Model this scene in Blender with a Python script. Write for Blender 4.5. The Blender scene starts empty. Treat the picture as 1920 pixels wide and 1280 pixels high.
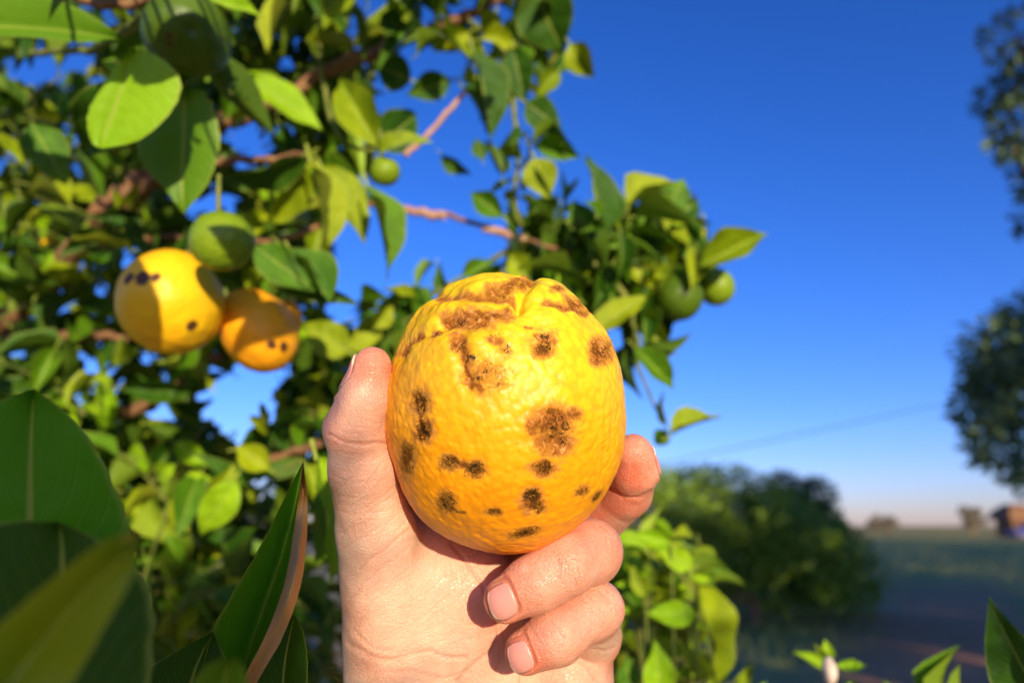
import bpy, bmesh, math, random
import numpy as np
from mathutils import Matrix, Vector, Quaternion

sc = bpy.context.scene
# ------------------------------------------------------------------ camera
PITCH = math.radians(15.08)
F = 1280.0                       # focal length in photo pixels (24 mm on 36 mm, 1920 px wide)
CAMP = np.array([0.0, 0.0, 1.60])
RGT = np.array([1.0, 0.0, 0.0])
FWD = np.array([0.0, math.cos(PITCH), math.sin(PITCH)])
UPV = np.array([0.0, -math.sin(PITCH), math.cos(PITCH)])
cd = bpy.data.cameras.new('camera')
cam = bpy.data.objects.new('camera', cd)
sc.collection.objects.link(cam)
cam.location = CAMP
cam.rotation_euler = (math.pi / 2 + PITCH, 0, 0)
cd.lens = 24; cd.sensor_width = 36
cd.clip_start = 0.01; cd.clip_end = 3000
cd.dof.use_dof = True
cd.dof.focus_distance = 0.238
cd.dof.aperture_fstop = 6.0
cd.dof.aperture_blades = 0
sc.camera = cam

# ------------------------------------------------------------------ light
SUN_AZ, SUN_EL = math.radians(17), math.radians(9.5)      # azimuth to the right of straight behind the camera
SUN = np.array([math.sin(SUN_AZ) * math.cos(SUN_EL), -math.cos(SUN_AZ) * math.cos(SUN_EL), math.sin(SUN_EL)])
w = bpy.data.worlds.new('World'); sc.world = w; w.use_nodes = True
nt = w.node_tree; nt.nodes.clear()
sky = nt.nodes.new('ShaderNodeTexSky'); sky.sky_type = 'NISHITA'; sky.sun_disc = False
sky.sun_elevation = SUN_EL; sky.sun_rotation = math.atan2(SUN[0], SUN[1])
sky.altitude = 0; sky.air_density = 1.0; sky.dust_density = 0.3; sky.ozone_density = 4.0
hs = nt.nodes.new('ShaderNodeHueSaturation'); hs.inputs['Saturation'].default_value = 1.12; hs.inputs['Value'].default_value = 1.0
bg = nt.nodes.new('ShaderNodeBackground'); bg.inputs['Strength'].default_value = 0.142
wo = nt.nodes.new('ShaderNodeOutputWorld')
tn = nt.nodes.new('ShaderNodeMix'); tn.data_type = 'RGBA'; tn.blend_type = 'MULTIPLY'; tn.inputs[0].default_value = 1.0
tn.inputs[7].default_value = (0.97, 0.79, 1.27, 1)          # clear, polarised-looking air
gm_ = nt.nodes.new('ShaderNodeGamma'); gm_.inputs['Gamma'].default_value = 1.12
nt.links.new(sky.outputs[0], gm_.inputs['Color']); nt.links.new(gm_.outputs[0], hs.inputs['Color']); nt.links.new(hs.outputs[0], tn.inputs[6]); nt.links.new(tn.outputs[2], bg.inputs['Color']); nt.links.new(bg.outputs[0], wo.inputs['Surface'])
sl = bpy.data.lights.new('sun', 'SUN'); sl.energy = 4.6; sl.angle = math.radians(0.6); sl.color = (1.0, 0.83, 0.60)
so = bpy.data.objects.new('sun', sl); sc.collection.objects.link(so)
so.rotation_euler = Vector(SUN).to_track_quat('Z', 'Y').to_euler(); so.location = (3, -6, 6)
sc.view_settings.view_transform = 'Standard'; sc.view_settings.look = 'None'
sc.view_settings.exposure = 0.42; sc.view_settings.gamma = 1.0
try: sc.view_settings.use_curve_mapping = False
except Exception: pass

rng = np.random.default_rng(7)
random.seed(7)
COL = sc.collection

# ------------------------------------------------------------------ helpers
def P(u, v, d):
    """point seen at photo pixel u,v at depth d (world)"""
    return CAMP + d * (FWD + (u - 960) / F * RGT - (v - 640) / F * UPV)
def c2w(p):      # camera frame (right, up, depth) -> world
    p = np.asarray(p, float)
    return CAMP + p[..., 0:1] * RGT + p[..., 1:2] * UPV + p[..., 2:3] * FWD
def H(u, v, d):  # camera-frame coordinates
    return np.array([(u - 960) / F * d, -(v - 640) / F * d, d])
def unit(a): a = np.asarray(a, float); return a / (np.linalg.norm(a) + 1e-12)

def tag(o, label=None, cat=None, group=None, kind=None):
    if label: o['label'] = label
    if cat: o['category'] = cat
    if group: o['group'] = group
    if kind: o['kind'] = kind
    return o
def empty(name, loc, label=None, cat=None, group=None):
    o = bpy.data.objects.new(name, None); COL.objects.link(o); o.location = Vector(loc)
    o.empty_display_size = 0.05
    bpy.context.view_layer.update() if False else None
    return tag(o, label, cat, group)
def mesh_np(name, V, Fc, smooth=True, uv=None):
    """V (n,3); Fc (m,k) integer faces all of k corners, or a list of faces"""
    me = bpy.data.meshes.new(name)
    V = np.asarray(V, np.float32)
    if isinstance(Fc, np.ndarray):
        m, k = Fc.shape
        me.vertices.add(len(V)); me.vertices.foreach_set('co', V.ravel())
        me.loops.add(m * k); me.loops.foreach_set('vertex_index', Fc.astype(np.int32).ravel())
        me.polygons.add(m); me.polygons.foreach_set('loop_start', np.arange(0, m * k, k, dtype=np.int32))
        me.update(calc_edges=True)
    else:
        me.from_pydata(V.tolist(), [], Fc); me.update()
    if uv is not None:
        l = me.uv_layers.new(name='UVMap')
        idx = np.empty(len(me.loops), np.int32); me.loops.foreach_get('vertex_index', idx)
        l.data.foreach_set('uv', np.asarray(uv, np.float32)[idx].ravel())
    if smooth: me.polygons.foreach_set('use_smooth', np.ones(len(me.polygons), bool))
    me.validate()
    return me
def link(name, me, mat=None, parent=None, loc=None):
    o = bpy.data.objects.new(name, me); COL.objects.link(o)
    if mat is not None:
        if len(me.materials) == 0: me.materials.append(mat)
        elif me.materials[0] != mat:
            o.material_slots[0].link = 'OBJECT'; o.material_slots[0].material = mat
    if parent is not None: o.parent = parent
    if loc is not None: o.location = Vector(loc)
    return o
def attr(me, name, vals):
    a = me.attributes.new(name, 'FLOAT', 'POINT'); a.data.foreach_set('value', np.asarray(vals, np.float32))

class NB:
    """small node-graph builder"""
    def __init__(s, name):
        s.m = bpy.data.materials.new(name); s.m.use_nodes = True
        s.t = s.m.node_tree; s.t.nodes.clear()
        s.out = s.t.nodes.new('ShaderNodeOutputMaterial')
    def n(s, typ, **kw):
        nd = s.t.nodes.new(typ)
        for k, v in kw.items():
            if k.startswith('i_'):
                key = k[2:].replace('_', ' ')
                key = int(key) if key.isdigit() else key
                nd.inputs[key].default_value = v
            else: setattr(nd, k, v)
        return nd
    def l(s, a, b): s.t.links.new(a, b)
    def math(s, op, a, b=None, c=None, clamp=False):
        nd = s.n('ShaderNodeMath', operation=op, use_clamp=clamp)
        for i, x in enumerate((a, b, c)):
            if x is None: continue
            if isinstance(x, (int, float)): nd.inputs[i].default_value = x
            else: s.l(x, nd.inputs[i])
        return nd.outputs[0]
    def mix(s, fac, a, b, mode='MIX'):
        nd = s.n('ShaderNodeMix', data_type='RGBA', blend_type=mode)
        for i, x in ((0, fac), (6, a), (7, b)):
            if isinstance(x, (int, float)): nd.inputs[i].default_value = x
            elif isinstance(x, tuple): nd.inputs[i].default_value = (*x, 1) if len(x) == 3 else x
            else: s.l(x, nd.inputs[i])
        return nd.outputs[2]
    def ramp(s, fac, stops, interp='LINEAR'):
        nd = s.n('ShaderNodeValToRGB'); cr = nd.color_ramp; cr.interpolation = interp
        while len(cr.elements) < len(stops): cr.elements.new(0.5)
        for e, (p, c) in zip(cr.elements, stops):
            e.position = p; e.color = (*c, 1) if len(c) == 3 else c
        s.l(fac, nd.inputs[0]); return nd.outputs[0]
    def sstep(s, x, lo, hi):
        nd = s.n('ShaderNodeMapRange', interpolation_type='SMOOTHSTEP')
        s.l(x, nd.inputs[0]); nd.inputs[1].default_value = lo; nd.inputs[2].default_value = hi
        return nd.outputs[0]
    def noise(s, scale, detail=4, rough=0.55, vec=None, dist=0.0):
        nd = s.n('ShaderNodeTexNoise'); nd.inputs['Scale'].default_value = scale
        nd.inputs['Detail'].default_value = detail; nd.inputs['Roughness'].default_value = rough
        nd.inputs['Distortion'].default_value = dist
        if vec is not None: s.l(vec, nd.inputs['Vector'])
        return nd.outputs[0]
    def obj(s): return s.n('ShaderNodeTexCoord').outputs['Object']
    def attr(s, name):
        return s.n('ShaderNodeAttribute', attribute_name=name).outputs['Fac']
    def bump(s, h, strength, dist, normal=None):
        nd = s.n('ShaderNodeBump'); nd.inputs['Strength'].default_value = strength; nd.inputs['Distance'].default_value = dist
        s.l(h, nd.inputs['Height'])
        if normal is not None: s.l(normal, nd.inputs['Normal'])
        return nd.outputs[0]
    def bsdf(s, color=None, rough=0.5, spec=0.5, normal=None, **kw):
        nd = s.n('ShaderNodeBsdfPrincipled')
        if color is not None:
            if isinstance(color, tuple): nd.inputs['Base Color'].default_value = (*color, 1)
            else: s.l(color, nd.inputs['Base Color'])
        if isinstance(rough, (int, float)): nd.inputs['Roughness'].default_value = rough
        else: s.l(rough, nd.inputs['Roughness'])
        nd.inputs['Specular IOR Level'].default_value = spec
        if normal is not None: s.l(normal, nd.inputs['Normal'])
        for k, v in kw.items(): nd.inputs[k.replace('_', ' ')].default_value = v
        return nd
    def end(s, sh): s.l(sh, s.out.inputs['Surface']); return s.m

# ------------------------------------------------------------------ materials
def mat_simple(name, c1, c2, scale=8, rough=0.8, bump=0.2, dist=0.01, spec=0.3):
    b = NB(name); v = b.obj(); n = b.noise(scale, 6, 0.6, v)
    n2 = b.noise(scale * 5.3, 4, 0.6, v)
    col = b.mix(b.sstep(n, 0.3, 0.7), c1, c2)
    return b.end(b.bsdf(col, rough, spec, b.bump(n2, bump, dist)).outputs[0])

def mat_leaf(name, ca, cb, under, transl, tcol, rough=0.38, rib=(0.35, 0.42, 0.06), spec=0.45):
    b = NB(name)
    uvn = b.n('ShaderNodeUVMap').outputs[0]
    sep = b.n('ShaderNodeSeparateXYZ'); b.l(uvn, sep.inputs[0])
    x = b.math('ABSOLUTE', b.math('SUBTRACT', sep.outputs[0], 0.5))         # 0 at midrib, 0.5 at edge
    oi = b.n('ShaderNodeObjectInfo').outputs['Random']
    ri = b.n('ShaderNodeNewGeometry').outputs['Random Per Island']
    rnd = b.math('FRACT', b.math('ADD', oi, ri))
    tc = b.n('ShaderNodeTexCoord')
    mp = b.n('ShaderNodeVectorMath', operation='ADD'); b.l(tc.outputs['Object'], mp.inputs[0])
    cmb = b.n('ShaderNodeCombineXYZ'); b.l(b.math('MULTIPLY', rnd, 37.0), cmb.inputs[0]); b.l(cmb.outputs[0], mp.inputs[1])
    blot = b.noise(2.6, 4, 0.6, mp.outputs[0])
    base = b.mix(rnd, ca, cb)
    base = b.mix(b.math('MULTIPLY', b.sstep(blot, 0.35, 0.75), 0.45), base, tuple(min(1, c * 1.7) for c in cb))
    # side veins
    ph = b.math('SUBTRACT', b.math('MULTIPLY', sep.outputs[1], 13.0), b.math('MULTIPLY', x, 9.0))
    fr = b.math('ABSOLUTE', b.math('SUBTRACT', b.math('FRACT', ph), 0.5))
    vein = b.math('SUBTRACT', 1.0, b.sstep(fr, 0.0, 0.11))
    mid = b.math('SUBTRACT', 1.0, b.sstep(x, 0.006, 0.03))
    edge = b.sstep(x, 0.455, 0.5)
    base = b.mix(b.math('MULTIPLY', vein, 0.10), base, rib)
    base = b.mix(b.math('MULTIPLY', edge, 0.55), base, rib)
    base = b.mix(b.math('MULTIPLY', mid, 0.8), base, rib)
    # specks and small blemishes
    sp = b.noise(23, 3, 0.7, mp.outputs[0])
    base = b.mix(b.math('MULTIPLY', b.sstep(sp, 0.68, 0.74), 0.6), base, (0.30, 0.20, 0.06))
    back = b.n('ShaderNodeNewGeometry').outputs['Backfacing']
    col = b.mix(b.math('MULTIPLY', back, 0.75), base, under)
    h = b.math('ADD', b.math('MULTIPLY', vein, -0.18), b.math('MULTIPLY', mid, -1.2))
    h = b.math('ADD', h, b.math('MULTIPLY', b.noise(14, 4, 0.6, mp.outputs[0]), 1.3))
    nrm = b.bump(h, 0.25, 0.02)
    p = b.bsdf(col, rough, spec, nrm)
    tr = b.n('ShaderNodeBsdfTranslucent'); tr.inputs[0].default_value = (*tcol, 1)
    ms = b.n('ShaderNodeMixShader'); ms.inputs[0].default_value = transl
    b.l(p.outputs[0], ms.inputs[1]); b.l(tr.outputs[0], ms.inputs[2])
    return b.end(ms.outputs[0])

ML = {
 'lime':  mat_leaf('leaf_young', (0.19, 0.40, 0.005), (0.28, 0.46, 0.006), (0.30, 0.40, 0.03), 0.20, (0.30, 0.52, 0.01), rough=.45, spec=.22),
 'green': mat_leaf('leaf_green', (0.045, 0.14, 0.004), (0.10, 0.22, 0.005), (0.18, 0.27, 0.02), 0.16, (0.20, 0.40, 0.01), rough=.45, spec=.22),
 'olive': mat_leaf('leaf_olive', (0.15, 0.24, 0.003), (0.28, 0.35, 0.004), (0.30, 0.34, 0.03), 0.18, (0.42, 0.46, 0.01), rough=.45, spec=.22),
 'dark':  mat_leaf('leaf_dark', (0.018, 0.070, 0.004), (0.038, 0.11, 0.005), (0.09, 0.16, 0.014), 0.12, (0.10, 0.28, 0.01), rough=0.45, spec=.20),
 'deep':  mat_leaf('leaf_deep', (0.045, 0.20, 0.003), (0.08, 0.27, 0.004), (0.12, 0.26, 0.01), 0.16, (0.12, 0.40, 0.01), rough=.42, spec=.25),
 'dry':   mat_leaf('leaf_dry', (0.48, 0.22, 0.05), (0.56, 0.31, 0.08), (0.50, 0.26, 0.07), 0.15, (0.5, 0.3, 0.1), rough=0.6, rib=(.5, .36, .12)),
}
def mat_bark(name, c1, c2, c3, scale):
    b = NB(name); v = b.obj()
    n = b.noise(scale, 6, 0.65, v); n2 = b.noise(scale * 4, 5, 0.7, v)
    col = b.mix(b.sstep(n, 0.35, 0.65), c1, c2); col = b.mix(b.sstep(n2, 0.55, 0.75), col, c3)
    return b.end(b.bsdf(col, 0.85, 0.2, b.bump(n2, 0.6, 0.004)).outputs[0])
M_bark = mat_bark('bark', (0.18, 0.09, 0.045), (0.36, 0.19, 0.085), (0.50, 0.32, 0.17), 40)
M_twig = mat_bark('twig_skin', (0.14, 0.20, 0.03), (0.24, 0.26, 0.05), (0.36, 0.26, 0.12), 60)
M_pink = mat_bark('pink_twig', (0.42, 0.22, 0.15), (0.52, 0.33, 0.24), (0.30, 0.15, 0.09), 60)  # pinkish tone for one twig and two stretches of the thin branch

def mat_peel(name, top, low, rough=0.44, hero=False, pore=330):
    b = NB(name); v = b.obj()
    nbig = b.noise(22, 4, 0.6, v)
    if hero:
        g = b.attr('tint')
        base = b.mix(b.math('ADD', g, b.math('MULTIPLY', b.math('SUBTRACT', nbig, 0.5), 0.55), clamp=True), low, top)
    else:
        base = b.mix(b.sstep(nbig, 0.3, 0.7), low, top)
    vo = b.n('ShaderNodeTexVoronoi', feature='SMOOTH_F1'); vo.inputs['Scale'].default_value = pore; b.l(v, vo.inputs['Vector'])
    vo.inputs['Smoothness'].default_value = 0.6
    pores = vo.outputs['Distance']
    nf = b.noise(pore * 1.1, 3, 0.6, v)
    cell = b.noise(150, 3, 0.6, v)
    base = b.mix(b.math('MULTIPLY', b.sstep(pores, 0.35, 0.75), 0.35), base, tuple(c * 0.72 for c in low))
    h = b.math('ADD', b.math('MULTIPLY', pores, -1.0), b.math('MULTIPLY', nf, 0.35))
    h = b.math('ADD', h, b.math('MULTIPLY', cell, 0.5))
    rg = rough
    if hero:
        scab = b.attr('scab'); dark = b.attr('dark'); speck = b.attr('speck')
        e1 = b.noise(330, 6, 0.75, v, 0.8); e2 = b.noise(620, 6, 0.8, v, 1.6); e3 = b.noise(120, 5, 0.7, v, 0.8)
        s1 = b.math('ADD', scab, b.math('MULTIPLY', b.math('SUBTRACT', e1, 0.5), 2.0))
        s1 = b.math('ADD', s1, b.math('MULTIPLY', b.math('SUBTRACT', e2, 0.5), 1.6))
        m1 = b.sstep(s1, 0.46, 0.92)
        ec = b.math('ADD', b.math('MULTIPLY', e2, 0.45), b.math('ADD', b.math('MULTIPLY', e1, 0.25), b.math('MULTIPLY', b.noise(210, 4, 0.7, v, 1.0), 0.30)))
        ec = b.math('ADD', 0.5, b.math('MULTIPLY', b.math('SUBTRACT', ec, 0.5), 1.6))
        brown = b.ramp(ec, [(0.38, (0.05, 0.014, 0.005)), (0.46, (0.20, 0.055, 0.012)), (0.53, (0.44, 0.15, 0.03)), (0.60, (0.64, 0.29, 0.07)), (0.7, (.82, .50, .20))])
        tinge = b.math('MULTIPLY', b.sstep(b.math('ADD', b.math('MAXIMUM', scab, dark), b.math('MULTIPLY', b.math('SUBTRACT', e1, 0.5), 0.9)), 0.08, 0.6), 0.75)
        base = b.mix(tinge, base, (0.66, 0.27, 0.02))
        base = b.mix(b.math('MULTIPLY', m1, 0.9), base, brown)
        d1 = b.math('ADD', dark, b.math('MULTIPLY', b.math('SUBTRACT', e1, 0.5), 2.0))
        d1 = b.math('ADD', d1, b.math('MULTIPLY', b.math('SUBTRACT', e2, 0.5), 2.2))
        m2 = b.sstep(d1, 0.42, 0.80)
        dk = b.ramp(ec, [(0.36, (0.010, 0.004, 0.002)), (0.44, (0.075, 0.020, 0.003)), (0.51, (0.17, 0.065, 0.006)), (0.57, (0.36, 0.15, 0.018)), (0.68, (0.6, 0.34, 0.08))])
        base = b.mix(m2, base, dk)
        e4 = b.noise(900, 3, 0.7, v, 1.5)
        sk = b.math('ADD', b.math('MULTIPLY', speck, 0.30), b.math('ADD', e4, b.math('MULTIPLY', b.math('SUBTRACT', e3, 0.5), 0.5)))
        m3 = b.sstep(sk, 0.775, 0.82)
        base = b.mix(m3, base, (0.035, 0.022, 0.008))
        rough_m = b.math('MAXIMUM', m1, m2)
        h = b.math('ADD', b.math('MULTIPLY', h, b.math('SUBTRACT', 1.0, b.math('MULTIPLY', rough_m, 0.7))), b.math('MULTIPLY', b.math('MULTIPLY', e2, rough_m), 4.5))
        rg = b.math('ADD', rough, b.math('MULTIPLY', rough_m, 0.32))
    nrm = b.bump(h, 0.45 if hero else 0.5, 0.0008 if hero else 0.0008)
    p = b.bsdf(base, rg, 0.35, nrm)
    if hero:
        b.l(b.math('MULTIPLY', 0.35, b.math('SUBTRACT', 1.0, b.math('MULTIPLY', rough_m, .9))), p.inputs['Specular IOR Level'])
        p.inputs['Subsurface Weight'].default_value = 0.12
        p.inputs['Subsurface Radius'].default_value = (1.0, 0.45, 0.08); p.inputs['Subsurface Scale'].default_value = 0.004
    return b.end(p.outputs[0])
M_peel = mat_peel('spotted_peel', (0.84, 0.63, 0.010), (0.94, 0.35, 0.003), hero=True)

def mat_ripe(name, top, low):
    b = NB(name); v = b.obj()
    n = b.noise(20, 4, 0.6, v); dots = b.attr('scab')
    base = b.mix(b.sstep(n, 0.3, 0.7), low, top)
    e = b.noise(220, 4, 0.7, v)
    m = b.sstep(b.math('ADD', dots, b.math('MULTIPLY', b.math('SUBTRACT', e, 0.5), 0.8)), 0.4, 0.65)
    base = b.mix(m, base, (0.10, 0.04, 0.015))
    vo = b.n('ShaderNodeTexVoronoi', feature='SMOOTH_F1'); vo.inputs['Scale'].default_value = 330; b.l(v, vo.inputs['Vector'])
    p = b.bsdf(base, 0.42, 0.28, b.bump(vo.outputs['Distance'], 0.6, 0.0008))
    return b.end(p.outputs[0])
M_ripe = mat_ripe('ripe_peel', (0.92, 0.58, 0.010), (0.94, 0.48, 0.006))
M_ripe2 = mat_ripe('ripe_peel_deep', (0.92, 0.44, 0.010), (0.94, 0.36, 0.006))
M_unripe = mat_ripe('unripe_peel', (0.085, 0.15, 0.006), (0.045, 0.10, 0.006))
M_unripe2 = mat_ripe('unripe_peel_pale', (0.20, 0.30, 0.010), (0.12, 0.22, 0.008))

def mat_skin():
    b = NB('skin'); v = b.obj()
    red = b.attr('red'); cr = b.attr('crease')
    n = b.noise(38, 5, 0.6, v); n2 = b.noise(160, 4, 0.6, v)
    base = b.mix(b.math('ADD', b.math('ADD', 0.05, b.math('MULTIPLY', red, 0.95)), b.math('MULTIPLY', b.math('SUBTRACT', n, 0.5), 1.3), clamp=True), (0.80, 0.515, 0.35), (0.66, 0.175, 0.09))
    base = b.mix(b.math('MULTIPLY', b.sstep(n2, 0.5, 0.75), 0.25), base, (0.84, 0.60, 0.44))
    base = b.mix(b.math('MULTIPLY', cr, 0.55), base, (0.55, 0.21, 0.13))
    vo = b.n('ShaderNodeTexVoronoi', feature='DISTANCE_TO_EDGE'); vo.inputs['Scale'].default_value = 780
    wv = b.n('ShaderNodeVectorMath', operation='ADD'); b.l(v, wv.inputs[0])
    nz = b.n('ShaderNodeTexNoise'); nz.inputs['Scale'].default_value = 120; b.l(v, nz.inputs['Vector'])
    sc_ = b.n('ShaderNodeVectorMath', operation='SCALE'); b.l(nz.outputs['Color'], sc_.inputs[0]); sc_.inputs['Scale'].default_value = 0.004
    b.l(sc_.outputs[0], wv.inputs[1]); b.l(wv.outputs[0], vo.inputs['Vector'])
    cells = b.sstep(vo.outputs['Distance'], 0.0, 0.16)
    # long fine lines, stretched noise
    mp = b.n('ShaderNodeMapping'); mp.inputs['Rotation'].default_value = (0, 0, 0.6); mp.inputs['Scale'].default_value = (1.0, 0.16, 0.3)
    b.l(wv.outputs[0], mp.inputs['Vector'])
    ln = b.noise(650, 3, 0.6, mp.outputs[0], 0.4)
    h = b.math('ADD', b.math('MULTIPLY', cells, 0.55), b.math('MULTIPLY', ln, 1.0))
    h = b.math('ADD', h, b.math('MULTIPLY', b.noise(300, 4, 0.6, v), 1.2))
    nrm = b.bump(h, 0.75, 0.00035)
    rg = b.math('ADD', 0.36, b.math('MULTIPLY', b.math('SUBTRACT', n2, 0.5), 0.25))
    p = b.bsdf(base, rg, 0.30, nrm)
    p.inputs['Subsurface Weight'].default_value = 0.5
    p.inputs['Subsurface Radius'].default_value = (1.0, 0.32, 0.16); p.inputs['Subsurface Scale'].default_value = 0.0055
    return b.end(p.outputs[0])
M_skin = mat_skin()
def mat_nail():
    b = NB('nail'); v = b.n('ShaderNodeUVMap').outputs[0]
    sep = b.n('ShaderNodeSeparateXYZ'); b.l(v, sep.inputs[0])
    t = sep.outputs[1]
    n = b.noise(6, 3, 0.5, v)
    tt = b.math('ADD', t, b.math('MULTIPLY', b.math('POWER', b.math('ABSOLUTE', b.math('SUBTRACT', sep.outputs[0], 0.5)), 2.0), 0.5))
    col = b.mix(b.sstep(b.math('ADD', t, b.math('MULTIPLY', n, 0.2)), 0.0, 0.5), (0.76, 0.36, 0.28), (0.70, 0.29, 0.225))
    col = b.mix(b.sstep(tt, 0.90, 0.955), col, (0.86, 0.62, 0.46))
    mp = b.n('ShaderNodeMapping'); mp.inputs['Scale'].default_value = (40, 1.2, 1); b.l(v, mp.inputs['Vector'])
    r = b.noise(1.0, 3, 0.5, mp.outputs[0])
    p = b.bsdf(col, 0.33, 0.5, b.bump(r, 0.2, 0.0003))
    p.inputs['Subsurface Weight'].default_value = 0.2
    p.inputs['Subsurface Radius'].default_value = (1, .4, .2); p.inputs['Subsurface Scale'].default_value = 0.002
    return b.end(p.outputs[0])
M_nail = mat_nail()
bb = NB('body_hair'); M_hair = bb.end(bb.bsdf((0.16, 0.075, 0.03), 0.5, 0.4).outputs[0])
# ------------------------------------------------------------------ the held fruit
def tubes(paths, radii, sides=5, caps=True):
    """joined tapered tubes: list of (n,3) arrays and list of (n,) radii -> V, F(list of quads/tris)"""
    Vs, Fs, off = [], [], 0
    for path, rad in zip(paths, radii):
        path = np.asarray(path, float); n = len(path)
        T = np.gradient(path, axis=0); T /= np.linalg.norm(T, axis=1, keepdims=True) + 1e-12
        ref = np.array([0.0, 0, 1]) if abs(T[0][2]) < 0.9 else np.array([1.0, 0, 0])
        A = np.cross(T, ref); A /= np.linalg.norm(A, axis=1, keepdims=True) + 1e-12
        B = np.cross(T, A)
        th = np.arange(sides) / sides * 2 * np.pi
        r = np.asarray(rad, float)[:, None, None]
        ring = path[:, None, :] + r * (np.cos(th)[None, :, None] * A[:, None, :] + np.sin(th)[None, :, None] * B[:, None, :])
        Vs.append(ring.reshape(-1, 3))
        i, j = np.meshgrid(np.arange(n - 1), np.arange(sides), indexing='ij')
        a = off + i * sides + j; b_ = off + i * sides + (j + 1) % sides
        c = off + (i + 1) * sides + (j + 1) % sides; d = off + (i + 1) * sides + j
        Fs.append(np.stack([a, b_, c, d], -1).reshape(-1, 4))
        off += n * sides
    return np.concatenate(Vs), np.concatenate(Fs)
def spline(pts, n):
    """Catmull-Rom through pts"""
    pts = np.asarray(pts, float)
    ext = np.vstack([2 * pts[0] - pts[1], pts, 2 * pts[-1] - pts[-2]])
    m = len(pts) - 1
    t = np.linspace(0, m - 1e-9, n); i = t.astype(int); f = (t - i)[:, None]
    p0, p1, p2, p3 = ext[i], ext[i + 1], ext[i + 2], ext[i + 3]
    return 0.5 * ((2 * p1) + (-p0 + p2) * f + (2 * p0 - 5 * p1 + 4 * p2 - p3) * f ** 2 + (-p0 + 3 * p1 - 3 * p2 + p3) * f ** 3)
_ico = {}
def ico(level):
    if level not in _ico:
        bm = bmesh.new(); bmesh.ops.create_icosphere(bm, subdivisions=level, radius=1.0)
        V = np.array([v.co[:] for v in bm.verts]); Fc = np.array([[v.index for v in f.verts] for f in bm.faces])
        bm.free(); _ico[level] = (V, Fc)
    return _ico[level]
def wavy(X, freq, n, seed):
    r = np.random.default_rng(seed); s = np.zeros(len(X))
    for _ in range(n):
        k = unit(r.normal(size=3)) * freq * r.uniform(0.6, 1.5)
        s += np.sin(X @ k + r.uniform(0, 6.28))
    return s / math.sqrt(n / 2)
def pl_dist(uv, poly):
    """distance in px of points to a polyline"""
    best = np.full(len(uv), 1e9)
    poly = np.asarray(poly, float)
    for a, b_ in zip(poly[:-1], poly[1:]):
        ab = b_ - a; t = np.clip(((uv - a) @ ab) / (ab @ ab), 0, 1)
        best = np.minimum(best, np.linalg.norm(uv - (a + t[:, None] * ab), axis=1))
    return best
def project(Q):  # camera-frame -> px
    return np.stack([960 + F * Q[:, 0] / Q[:, 2], 640 - F * Q[:, 1] / Q[:, 2]], 1)

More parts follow.
